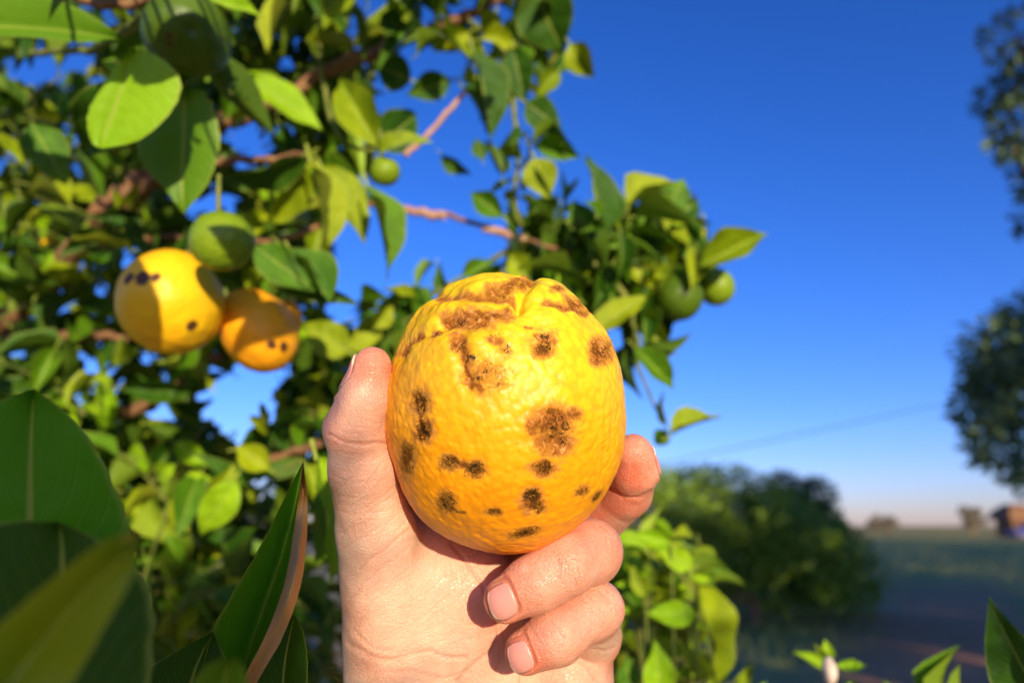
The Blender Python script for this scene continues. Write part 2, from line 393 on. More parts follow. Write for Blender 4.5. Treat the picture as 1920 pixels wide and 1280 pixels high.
OD = 0.262
OC = H(945, 775, OD)
def build_fruit():
    V, Fc = ico(8)
    V = V.copy()
    # outline traced as a real girth profile around the viewing axis
    ol = [(905,519),(960,517),(1000,523),(1045,533),(1092,575),(1140,640),(1163,700),(1173,770),(1165,840),(1145,900),(1100,962),(1050,1001),(1000,1023),(940,1029),(880,1016),(820,983),(770,928),(735,862),(719,800),(723,740),(736,680),(760,628),(792,585),(832,552),(868,529)]
    ol = np.array(ol, float) - np.array([945, 775]); ol[:, 1] *= -1
    ang = np.arctan2(ol[:, 1], ol[:, 0]); rad = np.hypot(ol[:, 0], ol[:, 1])
    o = np.argsort(ang); ang, rad = ang[o], rad[o]
    ang3 = np.concatenate([ang - 2*np.pi, ang, ang + 2*np.pi]); rad3 = np.tile(rad, 3)
    th = np.arctan2(V[:, 1], V[:, 0]); R = np.interp(th, ang3, rad3)
    # smooth the interpolation
    tt = np.linspace(-np.pi, np.pi, 721); rr = np.interp(tt, ang3, rad3)
    ker = np.exp(-np.linspace(-2, 2, 25) ** 2); ker /= ker.sum()
    rr = np.convolve(np.concatenate([rr[-13:-1], rr, rr[1:13]]), ker, 'valid')
    R = np.interp(th, tt, rr[:721]) * 0.992          # limb sits a little nearer than the centre
    s = OD / F
    Q = V.copy(); Q[:, 0] *= R * s; Q[:, 1] *= R * s; Q[:, 2] *= 0.0455
    # broad unevenness and fine peel dimples
    nrm0 = V / np.linalg.norm(V, axis=1, keepdims=True)
    disp = 0.0005 * wavy(V, 6, 14, 3) + 0.00007 * wavy(V, 24, 24, 4) + 0.00004 * wavy(V, 62, 40, 5) + 0.00004 * wavy(V, 120, 60, 6)
    topm = np.clip((V[:, 1] - 0.45) / 0.4, 0, 1)
    disp += topm * (0.0005 * wavy(V, 17, 16, 8) + 0.0003 * wavy(V, 34, 20, 9))
    C = Q + OC; uv = project(C)
    front = (V[:, 2] < 0.15)
    fr = np.clip((0.25 - V[:, 2]) / 0.3, 0, 1); fe = np.clip((-0.10 - V[:, 2]) / 0.35, 0, 1)
    def furrow(poly, w, depth): 
        return -depth * np.exp(-(pl_dist(uv, poly) / w) ** 2) * fe
    disp += furrow([(1003,520),(994,534),(978,552),(972,570)], 10, 0.0034) - .0010 * np.exp(-(pl_dist(uv, [(1003,514),(996,530)]) / 9) ** 2)
    disp += furrow([(972,570),(1000,566),(1030,570),(1060,578)], 9, 0.0016)
    disp += furrow([(822,560),(845,557),(880,552),(915,553),(945,562),(972,570)], 13, 0.0022)
    disp += furrow([(835,610),(865,592),(900,582),(935,580),(975,578)], 12, 0.0012)
    disp += furrow([(748,668),(765,640),(790,628),(822,618),(848,600)], 10, 0.0018)
    disp += furrow([(866,615),(862,650),(868,690),(880,728)], 11, 0.0016)
    disp += furrow([(878,615),(905,606),(930,622),(938,650)], 9, 0.0008)
    def boss(u, v, ru, rv, hgt):
        return hgt * np.exp(-(((uv[:, 0] - u) / ru) ** 2 + ((uv[:, 1] - v) / rv) ** 2)) * fe
    disp += boss(1040, 556, 44, 28, 0.0024)
    disp += boss(898, 647, 24, 24, 0.0022)
    disp += boss(880, 535, 42, 14, 0.0016) + boss(850, 582, 50, 14, 0.0010)
    disp += boss(838, 650, 20, 30, 0.0008)
    disp += boss(962, 575, 15, 7, 0.0036)                      # the little button left where the stem came off
    for (u, v, r_) in ((787,755,22),(791,805,22),(759,862,26),(842,868,18),(890,880,18),(836,942,20),(998,932,18),(1012,955,14),(924,962,14),(1020,880,16),(1125,660,24)):
        disp += boss(u, v, r_, r_, -0.0006)
    # blemish masks ------------------------------------------------
    scab = np.zeros(len(V)); dark = np.zeros(len(V)); speck = np.zeros(len(V))
    def blob(arr, u, v, ru, rv, rot=0, k=1.0):
        c, s_ = math.cos(math.radians(rot)), math.sin(math.radians(rot))
        x = uv[:, 0] - u; y = uv[:, 1] - v
        X = (c * x + s_ * y) / ru; Y = (-s_ * x + c * y) / rv
        d = np.sqrt(X * X + Y * Y)
        np.maximum(arr, k * (1.08 if arr is scab else .92) * np.exp(-.55 * d ** 2.6) * fr, out=arr)
    def band(arr, poly, w, k=1.0):
        np.maximum(arr, k * (1.08 if arr is scab else .92) * np.exp(-.55 * (pl_dist(uv, poly) / w) ** 2.6) * fr, out=arr)
    for a in ((787,752,15,18),(790,806,14,20),(759,862,15,33),(842,868,18,15),(890,881,20,16),(836,942,17,20),(924,962,17,7),(998,931,19,14),(1012,955,14,11),(986,999,27,9,-14),(1094,920,14,9,-35),(1121,930,5,14,45),(1021,878,18,12)):
        blob(dark, *a); 
    band(dark, [(845,950),(860,958),(872,960)], 3, .9); band(dark, [(855,870),(878,876)], 4, .75)
    band(dark, [(788,770),(788,790)], 7, .8)
    for a in ((787,755,20,24),(791,806,19,24),(1035,790,40,30),(1040,830,34,26),(1000,800,14,20),(1075,776,15,13),(1020,880,24,16),(998,940,22,22),(1120,645,14,14),(1127,662,20,22),(1118,672,12,14),
              (1022,634,20,10,20),(1018,655,20,15),(865,872,28,8,10),(1042,548,13,7),(900,598,30,20),(925,590,34,12),(860,600,18,14),(858,640,13,20),(818,626,12,7,-25),(787,632,9,7,-50),(930,640,15,8)):
        blob(scab, *a, **({} if len(a) == 5 else {}))
    for a in ((1010,803,11,10),(1040,812,22,18),(1030,770,14,7),(1020,880,14,9),(1120,660,8,12)): blob(dark, *a, k=.72)
    band(scab, [(826,562),(850,558),(880,553),(915,554),(945,556),(962,560)], 7, .82)
    band(scab, [(915,548),(950,545),(980,532),(1000,520)], 9, .82)
    band(scab, [(1020,571),(1055,577),(1080,580),(1098,588)], 6, .85)
    blob(scab, 1075, 570, 22, 8, 25)
    band(scab, [(790,628),(765,645),(752,662)], 5, .9)
    band(scab, [(866,640),(876,690),(880,715),(900,730)], 10, .86)
    band(scab, [(840,602),(862,596),(905,592),(950,588)], 12, .95)
    blob(scab, 908, 705, 44, 32, 0, .62); blob(scab, 945, 655, 16, 22, 0, .5); blob(scab, 1020, 640, 30, 32, 0, .5)
    band(scab, [(935,585),(955,592),(948,600)], 7, .75)
    band(scab, [(985,611),(998,613)], 2.5, .8)
    for a in ((885,673,12,9),(895,708,16,12),(917,693,12,20),(935,706,16,18),(928,630,12,7),(953,655,14,14),(858,650,11,12),(1023,650,18,14),(1022,628,16,8),(1045,800,36,38),(1022,880,18,12),(1125,662,18,20),(788,755,15,20),(790,806,15,20),(842,868,18,15),(890,880,20,16),(836,942,17,20),(998,935,20,18),(787,632,8,8),(960,570,12,4),
              (865,600,10,6),(920,592,12,8),(820,625,8,6)):
        blob(speck, *a)
    for a in ((1050,716,14,8),(1100,800,40,60),(1080,870,40,40)): blob(speck, *a, k=.42)
    tint = np.clip((940 - uv[:, 1]) / 430 + (uv[:, 0] - 900) / 1500, 0, 1)
    tint = tint ** 1.3
    disp -= 0.0004 * scab * (0.5 + 0.5 * wavy(V, 90, 30, 12)) 
    Q = Q + disp[:, None] * nrm0
    # to world, origin at the fruit's centre
    W = Q[:, 0:1] * RGT + Q[:, 1:2] * UPV + Q[:, 2:3] * FWD
    Fc2 = Fc[:, ::-1]        # camera frame is left-handed
    me = mesh_np('orange_fruit', W, Fc2)
    attr(me, 'scab', scab); attr(me, 'dark', dark); attr(me, 'speck', speck); attr(me, 'tint', tint)
    o = link('orange_fruit', me, M_peel, loc=c2w(OC))
    return tag(o, 'large yellow orange with brown scabby spots gripped in the hand', 'orange')
build_fruit()

# ------------------------------------------------------------------ the hand (one continuous surface from a distance field)
def HR(u, v, d, r): return (H(u, v, d), r * d / F)
def smin(a, b_, k):
    h = np.clip(0.5 + 0.5 * (b_ - a) / k, 0, 1)
    return b_ * (1 - h) + a * h - k * h * (1 - h)
def rcone(p, A, B, r1, r2):
    ba = B - A; l2 = ba @ ba; rr = r1 - r2; a2 = l2 - rr * rr; il2 = 1 / l2
    pa = p - A; y = pa @ ba; z = y - l2
    x2 = np.maximum(np.einsum('ij,ij->i', pa, pa) * l2 - y * y, 0) * l2
    y2 = y * y * l2; z2 = z * z * l2
    k = np.sign(rr) * rr * rr * x2
    c1 = np.sign(z) * a2 * z2 > k; c2 = np.sign(y) * a2 * y2 < k
    r = (np.sqrt(x2 * a2 * il2) + y * rr) * il2 - r1
    r = np.where(c1, np.sqrt(x2 + z2) * il2 - r2, r)
    return np.where(c2 & ~c1, np.sqrt(x2 + y2) * il2 - r1, r)
def ellip(p, C, R):
    q = (p - C); k0 = np.linalg.norm(q / R, axis=1); k1 = np.linalg.norm(q / (R * R), axis=1)
    return k0 * (k0 - 1) / (k1 + 1e-9)

def chain(*j): return [HR(*a) for a in j]
# joints: u, v, depth, radius in px
THUMB = chain((697,689,.248,38),(685,748,.249,46),(667,806,.252,55),(680,880,.257,59),(706,1000,.268,72),(752,1290,.288,104))
RING  = chain((1012,985,.314,50),(1108,1034,.262,55),(1062,1058,.250,52),(1005,1092,.247,50),(950,1124,.246,42))
PINK  = chain((1090,1175,.312,56),(1106,1190,.292,55),(1113,1142,.264,51),(1045,1190,.250,49),(987,1221,.250,41))
MIDD  = chain((915,880,.334,56),(1105,985,.313,50),(1176,922,.290,46),(1190,882,.279,43),(1188,852,.275,38))
INDX  = chain((820,860,.336,56),(850,740,.338,50),(905,690,.330,46),(960,680,.322,42))
PALM = [chain((850,1330,.305,92),(815,860,.338,56)), chain((925,1330,.308,90),(905,860,.336,56)), chain((990,1330,.306,88),(1005,960,.322,54)),
        chain((1060,1310,.299,84),(1070,1150,.313,58)), chain((715,935,.285,52),(820,940,.322,54)),
        chain((790,1390,.302,118),(770,1850,.322,112),(765,1990,.335,112)), chain((960,1400,.304,120),(950,1850,.324,118),(950,1990,.337,120)),
        chain((880,1400,.300,130),(870,1850,.322,120))]
ELL = [(H(795,1125,.288), np.array([.0285,.036,.023])), (H(1052,1300,.292), np.array([.0205,.030,.022])), (H(880,1000,.322), np.array([.03,.025,.02])), (H(1035,1245,.298), np.array([.024,.020,.022])), (H(893, 1150, .287), np.array([.021,.030,.020])), (H(930, 1240, .290), np.array([.02,.02,.020]))]

def seg_list(ch): return [(ch[i][0], ch[i+1][0], ch[i][1], ch[i+1][1]) for i in range(len(ch) - 1)]
def chain_sdf(p, ch, k=0.003):
    f = None
    for s in seg_list(ch):
        g = rcone(p, *s); f = g if f is None else smin(f, g, k)
    return f
def hand_sdf(p):
    f = None
    for ch in PALM:
        for s in seg_list(ch):
            g = rcone(p, *s); f = g if f is None else smin(f, g, 0.010)
    for C, R in ELL: f = smin(f, ellip(p, C, R), 0.007)
    th = chain_sdf(p, THUMB, 0.004)
    f = smin(f, th, 0.007)
    f = smin(f, rcone(p, *seg_list(INDX)[0]), 0.006); f = smin(f, chain_sdf(p, INDX), 0.001)
    for ch, k in ((MIDD, .006), (RING, .006), (PINK, .007)):
        f = smin(f, rcone(p, *seg_list(ch)[0]), k)
    fg = chain_sdf(p, MIDD)
    rg = chain_sdf(p, RING, 0.0045)
    pk = chain_sdf(p, PINK, 0.0045)
    # knuckle fullness
    f = smin(f, fg, 0.0008)
    f = smin(f, rg, 0.0008)
    return smin(f, pk, 0.0008)

# nails: centre, free-edge direction, outward normal (camera frame), half width, half length
def nail_frame(c, d, n):
    n = unit(n); d = unit(np.array(d, float) - np.dot(d, n) * n); return np.asarray(c), d, n, np.cross(d, n)
NAILS = [(*nail_frame(H(937,1127,.2385), (-.86,-.42,-.05), (-.22,.05,-1)), .0061, .0055),
         (*nail_frame(H(971,1232,.2425), (-.86,-.48,0), (-.30,-.12,-1)), .0054, .0050),
         (*nail_frame(H(659,698,.2500), (.18,1,-.05), (-1,.15,-.10)), .0062, .0075),
         (*nail_frame(H(1229,858,.2790), (.0,1,-.15), (1,.05,.10)), .0055, .0065)]
CREASE = [  # polyline, width px, depth m, colour weight
 ([(618,815),(650,824),(690,831),(722,828)], 4.5, .00065, .9), ([(640,850),(680,856),(716,855)], 4, .0002, .3),
 ([(672,1068),(700,1045),(726,1024),(750,1004),(770,990)], 4, .00035, .6), ([(660,1120),(690,1085),(730,1050)], 4, .0002, .35),
 ([(652,1205),(690,1229),(735,1238),(773,1228),(810,1219),(838,1230),(870,1232)], 6, .0006, .55), ([(660,1180),(700,1215),(750,1224),(790,1215)], 5, .0003, .3),
 ([(700,1262),(760,1256),(820,1268),(880,1262)], 5, .0003, .35),
 ([(846,1020),(880,1060),(905,1100),(924,1140),(932,1190),(915,1222),(880,1250),(855,1275)], 5, .0008, .8),
 ([(938,1172),(946,1205),(958,1240),(975,1268),(970,1300)], 5, .0006, .6), ([(930,1190),(938,1230),(925,1262)], 4, .0003, .4),
 ([(1080,1238),(1104,1258),(1128,1284)], 4, .0006, .7), ([(1108,1216),(1132,1222),(1152,1212)], 4, .0008, .9),
 ([(1010,1073),(1016,1086),(1026,1096)], 2.6, .00025, .5), ([(1000,1053),(1010,1062)], 2.4, .0002, .4), ([(1030,1160),(1044,1172),(1057,1194)], 3, .00035, .7),
 ([(1121,986),(1146,1002),(1148,1028)], 3, .00025, .5), ([(1108,988),(1132,1006),(1140,1034)], 3, .0002, .4), ([(1136,983),(1158,1008),(1158,1030)], 3, .0002, .4),
 ([(1122,1108),(1138,1122),(1146,1144)], 3, .0003, .6), ([(1100,1116),(1116,1128),(1126,1146)], 3, .0003, .5), ([(1088,1122),(1104,1134),(1112,1150)], 3, .0002, .4),
 ([(1118,892),(1140,915),(1168,932),(1200,934),(1222,922)], 4, .0010, .8), ([(880,1040),(905,1030),(930,1045)], 4, .0003, .4),
 ([(1035,1068),(1042,1082),(1056,1092)], 2.5, .00015, .3), ([(700,735),(716,745)], 3, .0001, .2),
 ([(640,1000),(665,985),(700,975)], 4, .0002, .25), ([(634,930),(660,935),(700,930)], 5, .0002, .2), ([(642,1030),(670,1012),(715,985)], 3, .0002, .25),
 ([(636,960),(680,965),(740,950)], 4, .00018, .2), ([(628,895),(670,905),(715,900)], 4, .00018, .2),
]
_rc = np.random.default_rng(314)
for _ in range(46):      # fine skin lines fanning over the ball of the thumb
    u, v = _rc.uniform(655, 860), _rc.uniform(880, 1262)
    a_ = math.radians(-38 + (v - 1060) * .07 + _rc.normal() * 11); L_ = _rc.uniform(35, 95)
    c_, s_ = math.cos(a_) * L_, math.sin(a_) * L_
    CREASE.append(([(u - c_, v - s_), (u + _rc.normal() * 3, v + _rc.normal() * 3), (u + c_, v + s_)], 2.6, .00016 * _rc.uniform(.5, 1.3), .16))
for (u0, v0, n_, ax_) in ((1040, 1062, 7, (-.80, .50)), (1150, 1010, 5, (-.9, .2)), (1130, 1135, 5, (-.9, .4)), (1000, 1190, 4, (-.8, .5)), (672, 822, 6, (0, 1)), (680, 850, 4, (0, 1))):
    for k_ in range(n_):   # knuckle and joint lines, across the finger
        o_ = (k_ - n_ / 2) * 8 + _rc.normal() * 2; w_ = _rc.uniform(16, 34)
        px_, py_ = -ax_[1], ax_[0]
        cx_, cy_ = u0 + ax_[0] * o_, v0 + ax_[1] * o_
        CREASE.append(([(cx_ - px_ * w_, cy_ - py_ * w_), (cx_ + ax_[0] * 3, cy_ + ax_[1] * 3), (cx_ + px_ * w_, cy_ + py_ * w_)], 2.8, .00018, .25))
def build_hand():
    h = 0.00125
    lo = np.array([-.125, -.40, .205]); hi = np.array([.078, .012, .385])
    n = np.ceil((hi - lo) / h).astype(int)
    X = lo[0] + h * np.arange(n[0]); Y = lo[1] + h * np.arange(n[1]); Z = lo[2] + h * np.arange(n[2])
    # coarse pass finds the blocks the surface crosses
    B = 12
    nb = -(-n // B); full = nb * B
    G = np.full(tuple(full), 0.02, np.float32)
    ci = np.stack(np.meshgrid(*[np.arange(k) for k in nb], indexing='ij'), -1).reshape(-1, 3)
    ctr = lo + (ci * B + B / 2) * h
    dc = hand_sdf(ctr); rad = B * h * 0.95 + 0.004
    G_in = dc < -rad
    for c in ci[G_in]: G[tuple(slice(k * B, k * B + B) for k in c)] = -0.02
    off = np.stack(np.meshgrid(*[np.arange(B)] * 3, indexing='ij'), -1).reshape(-1, 3)
    act = ci[np.abs(dc) <= rad]
    for s in range(0, len(act), 200):
        blk = act[s:s + 200]
        pts = (lo + ((blk[:, None, :] * B + off[None]) * h)).reshape(-1, 3)
        val = hand_sdf(pts).reshape(len(blk), B, B, B)
        for c, vv in zip(blk, val): G[tuple(slice(k * B, k * B + B) for k in c)] = vv
    import openvdb
    g = openvdb.FloatGrid(0.02); g.copyFromArray(G)
    pts, quads = g.convertToQuads(0.0)
    V = lo + pts.astype(float) * h
    me = mesh_np('tmp', V, quads.astype(np.int32))
    ob = bpy.data.objects.new('tmp', me); COL.objects.link(ob)
    md = ob.modifiers.new('s', 'SUBSURF'); md.levels = 1; md.render_levels = 1
    dg = bpy.context.evaluated_depsgraph_get(); me2 = bpy.data.meshes.new_from_object(ob.evaluated_get(dg))
    bpy.data.objects.remove(ob)
    V = np.empty(len(me2.vertices) * 3, np.float32); me2.vertices.foreach_get('co', V); V = V.reshape(-1, 3).astype(float)
    def grad(p, e=1e-4, f0=None):
        f0 = hand_sdf(p) if f0 is None else f0
        return np.stack([hand_sdf(p + np.eye(3)[i] * e) - f0 for i in range(3)], 1) / e
    for _ in range(1):
        f = hand_sdf(V); g_ = grad(V, f0=f); gl = np.linalg.norm(g_, axis=1, keepdims=True) + 1e-6
        V = V - np.clip(f, -.0015, .0015)[:, None] * g_ / gl ** 2
    N = g_; N /= np.linalg.norm(N, axis=1, keepdims=True) + 1e-9
    uv = project(V); view = V / np.linalg.norm(V, axis=1, keepdims=True)
    facing = np.clip(-(N * view).sum(1) * 2.5, 0, 1) * (V[:, 2] < .32)
    disp = 0.00018 * wavy(V * 1000, .2, 20, 31) + 0.00006 * wavy(V * 1000, .7, 30, 32)
    cmask = np.zeros(len(V))
    wob = np.stack([wavy(V * 1000, .5, 10, 41), wavy(V * 1000, .5, 10, 42)], 1) * 1.4
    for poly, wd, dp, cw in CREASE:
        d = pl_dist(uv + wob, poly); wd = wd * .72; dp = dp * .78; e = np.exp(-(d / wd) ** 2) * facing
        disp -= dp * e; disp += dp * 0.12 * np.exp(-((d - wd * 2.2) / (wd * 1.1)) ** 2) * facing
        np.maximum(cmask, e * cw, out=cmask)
    # bosses: thenar pad, thumb knuckle, finger pads
    def boss(c, r, hgt):
        return hgt * np.exp(-((V - c) ** 2).sum(1) / r ** 2)
    disp += boss(H(613, 803, .252), .006, .0008) + boss(H(690, 790, .242), .009, .0007)
    disp += boss(H(1140, 1010, .255), .007, .0008) + boss(H(1140, 1130, .258), .007, .0007)
    # nail beds
    for c, d, nn, a, hw, hl in NAILS:
        q = V - c; s = q @ a / hw; t = q @ d / hl; dep = np.abs(q @ nn)
        rho = (np.abs(s) ** 3 + np.abs(t) ** 3) ** (1 / 3)
        m = (dep < .006)
        disp += m * (-.00055 * np.exp(-((rho - 1.04) / .09) ** 2) + .00045 * np.exp(-((rho - 1.30) / .14) ** 2) * (t < .6))
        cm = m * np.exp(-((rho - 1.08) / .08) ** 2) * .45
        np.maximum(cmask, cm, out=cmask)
    red = np.zeros(len(V))
    def rb(u, v, d, r, k): np.maximum(red, k * np.exp(-((V - H(u, v, d)) ** 2).sum(1) / r ** 2), out=red)
    rb(700,680,.245,.014,.65); rb(680,800,.245,.013,.5); rb(625,800,.25,.010,.4); rb(940,1130,.242,.017,.95); rb(1010,1100,.24,.014,.6); rb(990,1220,.245,.016,1.0)
    rb(1060,1200,.243,.014,.7); rb(1190,880,.27,.018,1.0); rb(1150,950,.30,.022,.9); rb(1150,1040,.255,.012,.55); rb(1150,1150,.26,.012,.5)
    rb(850,1040,.28,.012,.35); rb(935,1180,.27,.012,.5); rb(660,930,.26,.010,.35); rb(655,1100,.275,.014,.35); rb(760,1240,.27,.012,.25); rb(1140,1215,.29,.014,.7); rb(1000,1020,.30,.03,.6); rb(870,1010,.295,.03,.45); rb(720,900,.255,.012,.4); rb(1085,1260,.28,.016,.35)
    for ch, k_ in ((RING[1:], .58), (PINK[2:], .58), (MIDD[2:], .75), (THUMB[:3], .38)):
        np.maximum(red, k_ * (chain_sdf(V, ch) < .0015), out=red)
    V = V + disp[:, None] * N
    W = c2w(V); org = c2w(H(880, 1300, .30))
    me2.vertices.foreach_set('co', (W - org).astype(np.float32).ravel())
    me2.flip_normals() if hasattr(me2, 'flip_normals') else None
    me2.polygons.foreach_set('use_smooth', np.ones(len(me2.polygons), bool))
    me2.update(); me2.name = 'person'
    attr(me2, 'crease', cmask); attr(me2, 'red', red)
    # orientation check
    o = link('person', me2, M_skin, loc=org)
    tag(o, 'bare left hand and forearm of a person holding the spotted orange', 'hand')
    # nails
    for c, d, nn, a, hw, hl in NAILS:
        ns, nt_ = 15, 15
        S, T = np.meshgrid(np.linspace(-1, 1, ns), np.linspace(-1, 1, nt_), indexing='ij')
        sq_s = S * (1 - 0.5 * np.abs(T) ** 3 * 0.55); sq_t = T * (1 - 0.5 * np.abs(S) ** 3 * 0.45)
        pts = c + (sq_s.ravel() * hw)[:, None] * a + (sq_t.ravel() * hl)[:, None] * d
        pts = pts - (np.abs(S.ravel()) ** 2 * .0022)[:, None] * nn
        for _ in range(5):
            f = hand_sdf(pts) - .00005; g_ = grad(pts); gl = np.linalg.norm(g_, axis=1, keepdims=True) + 1e-6
            pts = pts - np.clip(f, -.002, .002)[:, None] * g_ / gl ** 2
        i, j = np.meshgrid(np.arange(ns - 1), np.arange(nt_ - 1), indexing='ij'); k = i * nt_ + j
        Fq = np.stack([k, k + nt_, k + nt_ + 1, k + 1], -1).reshape(-1, 4)
        nme = mesh_np('fingernail', c2w(pts) - org, Fq, uv=np.stack([S.ravel() * .5 + .5, T.ravel() * .5 + .5], 1))
        no = link('fingernail', nme, M_nail, parent=o)
        nw = nn[0] * RGT + nn[1] * UPV + nn[2] * FWD
        if np.array(nme.polygons[len(nme.polygons)//2].normal) @ nw < 0: nme.flip_normals()
        sm = no.modifiers.new('thick', 'SOLIDIFY'); sm.thickness = .0005; sm.offset = 0.6
    # hair
    r = np.random.default_rng(5); paths, rads = [], []
    def hair(u, v, d, du, dv, n, spread, L, rr=4.5e-5):
        p0 = np.stack([H(u + r.normal() * spread[0], v + r.normal() * spread[1], d) for _ in range(n)])
        for _k in range(5):
            f = hand_sdf(p0); gg = grad(p0, f0=f); p0 = p0 - f[:, None] * gg / ((gg ** 2).sum(1, keepdims=True) + 1e-9)
        gg = grad(p0)
        for k_ in range(n):
            nrm = unit(gg[k_]); dirn = unit(np.array([du + r.normal() * .35, -dv + r.normal() * .35, r.normal() * .25]))
            l = L * r.uniform(.5, 1.2); bend = unit(np.array([r.normal(), r.normal(), r.normal()])) * l * .35
            t = np.linspace(0, 1, 7)[:, None]
            pth = p0[k_] + t * l * unit(dirn + .7 * nrm) + t * t * (bend - nrm * l * .25)
            paths.append(c2w(pth) - org); rads.append(rr * (1 - .8 * np.linspace(0, 1, 7)))
    hair(1062,1060,.243,.2,1,11,(13,8),.0085)
    hair(1158,1110,.262,.25,.9,12,(5,18),.0055)
    hair(1150,1155,.27,.3,.9,8,(5,14),.006)
    hair(640,1250,.28,-.7,-.7,26,(10,28),.0095)
    hair(640,1080,.275,-.6,.4,22,(4,70),.0065)
    hair(620,900,.26,-.4,.6,12,(3,45),.0045)
    hair(690,1290,.28,-.3,-.9,10,(30,12),.0085)
    Vh, Fh = tubes(paths, rads, 3)
    tag(link('hair', mesh_np('hair', Vh, Fh), M_hair, parent=o), kind='stuff')
    return o
HAND = build_hand()
# ------------------------------------------------------------------ ground, field, sky line
def build_setting():
    # one ground sheet to the horizon, gently uneven, finer near the camera
    xs = np.concatenate([-np.geomspace(1500, 3, 40), np.linspace(-2.5, 2.5, 6), np.geomspace(3, 1500, 40)])
    ys = np.concatenate([-np.geomspace(300, 3, 24), np.linspace(-2.5, 2.5, 6), np.geomspace(3, 2500, 60)])
    Xg, Yg = np.meshgrid(xs, ys, indexing='ij')
    Zg = 0.03 * np.sin(Xg * .9 + 1) * np.sin(Yg * .7) * (np.hypot(Xg, Yg) < 60)
    i, j = np.meshgrid(np.arange(len(xs) - 1), np.arange(len(ys) - 1), indexing='ij'); k = i * len(ys) + j
    Fq = np.stack([k, k + len(ys), k + len(ys) + 1, k + 1], -1).reshape(-1, 4)
    b = NB('ground'); v = b.obj(); sp = b.n('ShaderNodeSeparateXYZ'); b.l(v, sp.inputs[0])
    n1 = b.noise(0.35, 5, 0.6, v); n2 = b.noise(3.0, 6, 0.7, v); n3 = b.noise(0.06, 4, 0.6, v)
    frost = b.mix(b.sstep(n2, 0.35, 0.7), (0.30, 0.27, 0.06), (0.42, 0.37, 0.11))
    soil = b.mix(b.sstep(n2, 0.3, 0.7), (0.60, 0.22, 0.09), (0.66, 0.30, 0.14))
    # bare worn strip running away to the right
    px = b.math('SUBTRACT', sp.outputs[0], b.math('MULTIPLY', sp.outputs[1], 0.60))
    strip = b.math('SUBTRACT', 1.0, b.sstep(b.math('ABSOLUTE', b.math('ADD', px, b.math('MULTIPLY', b.math('SUBTRACT', n1, 0.5), 2.5))), 0.8, 2.2))
    strip = b.math('MULTIPLY', strip, b.math('SUBTRACT', 1.0, b.sstep(sp.outputs[1], 15.0, 24.0)))
    col = b.mix(b.math('MULTIPLY', strip, 0.9), frost, soil)
    near = b.math('SUBTRACT', 1.0, b.sstep(b.math('SUBTRACT', sp.outputs[0], b.math('MULTIPLY', sp.outputs[1], 0.2)), -1.0, 2.5))
    col = b.mix(b.math('MULTIPLY', near, 0.85), col, b.mix(b.sstep(n2, 0.3, 0.7), (0.34, 0.25, 0.12), (0.46, 0.36, 0.19)))  # pale soil added on the tree side to bounce warm light upward
    dry = b.mix(b.sstep(n3, 0.35, 0.65), (0.36, 0.30, 0.05), (0.46, 0.34, 0.09))
    far = b.sstep(sp.outputs[1], 78.0, 90.0)
    col = b.mix(far, col, dry)
    gm = b.end(b.bsdf(col, 0.9, 0.15, b.bump(n2, 0.6, 0.05)).outputs[0])
    tag(link('ground', mesh_np('ground', np.stack([Xg, Yg, Zg], -1).reshape(-1, 3), Fq), gm), 'dark frosty grass field in shade with a bare reddish soil patch', kind='structure')
    # grass tufts, uncountable
    r = np.random.default_rng(3); n = 26000
    d = 5 * (85 / 5) ** r.random(n); a = np.radians(r.uniform(-8, 50, n)); x = d * np.sin(a); y = d * np.cos(a)
    keep = (np.abs(x - y * .6 + r.normal(0, .7, n)) > 1.9) | (y > 24); x, y = x[keep], y[keep]; n = len(x)
    hgt = r.uniform(.04, .13, n) * (1 + y / 40); th = r.uniform(0, 6.28, n); wd = r.uniform(.004, .010, n) * (1 + y / 16)
    base = np.stack([x, y, np.full(n, -.03)], -1); sd = np.stack([np.cos(th), np.sin(th), 0 * th], -1) * wd[:, None]
    ln = np.stack([r.normal(0, .35, n), r.normal(0, .35, n), np.ones(n)], -1) * (hgt + .03)[:, None]
    V = np.stack([base - sd, base + sd, base + ln], 1).reshape(-1, 3)
    gmat = mat_simple('grass', (0.28, 0.32, 0.06), (0.42, 0.43, 0.12), 1.5)
    tag(link('grass', mesh_np('grass', V, np.arange(3 * n).reshape(-1, 3)), gmat), 'short frosty grass growing across the shaded field', 'grass', kind='stuff')
build_setting()

# ------------------------------------------------------------------ leafy crowns from leaf-sized faces
def leaf_cloud(centers, dirs, nrms, L, W, seed=0):
    """folded pointed leaves, 4 triangles each"""
    n = len(centers)
    D = dirs / (np.linalg.norm(dirs, axis=1, keepdims=True) + 1e-9)
    N = nrms - (nrms * D).sum(1, keepdims=True) * D; N /= np.linalg.norm(N, axis=1, keepdims=True) + 1e-9
    A = np.cross(D, N); L = L[:, None]; W = W[:, None]
    b0 = centers; m = centers + D * L * .45 + N * L * -.03; t = centers + D * L - N * L * .12
    l = centers + D * L * .45 - A * W * .5 + N * W * .10; r_ = centers + D * L * .45 + A * W * .5 + N * W * .10
    V = np.stack([b0, r_, t, l, m], 1).reshape(-1, 3)
    k = np.arange(n)[:, None] * 5
    Fc = np.concatenate([k + [0, 1, 4], k + [1, 2, 4], k + [2, 3, 4], k + [3, 0, 4]], 1).reshape(-1, 3)
    uv = np.tile(np.array([[.5, 0], [1, .5], [.5, 1], [0, .5], [.5, .5]]), (n, 1))
    return V, Fc, uv
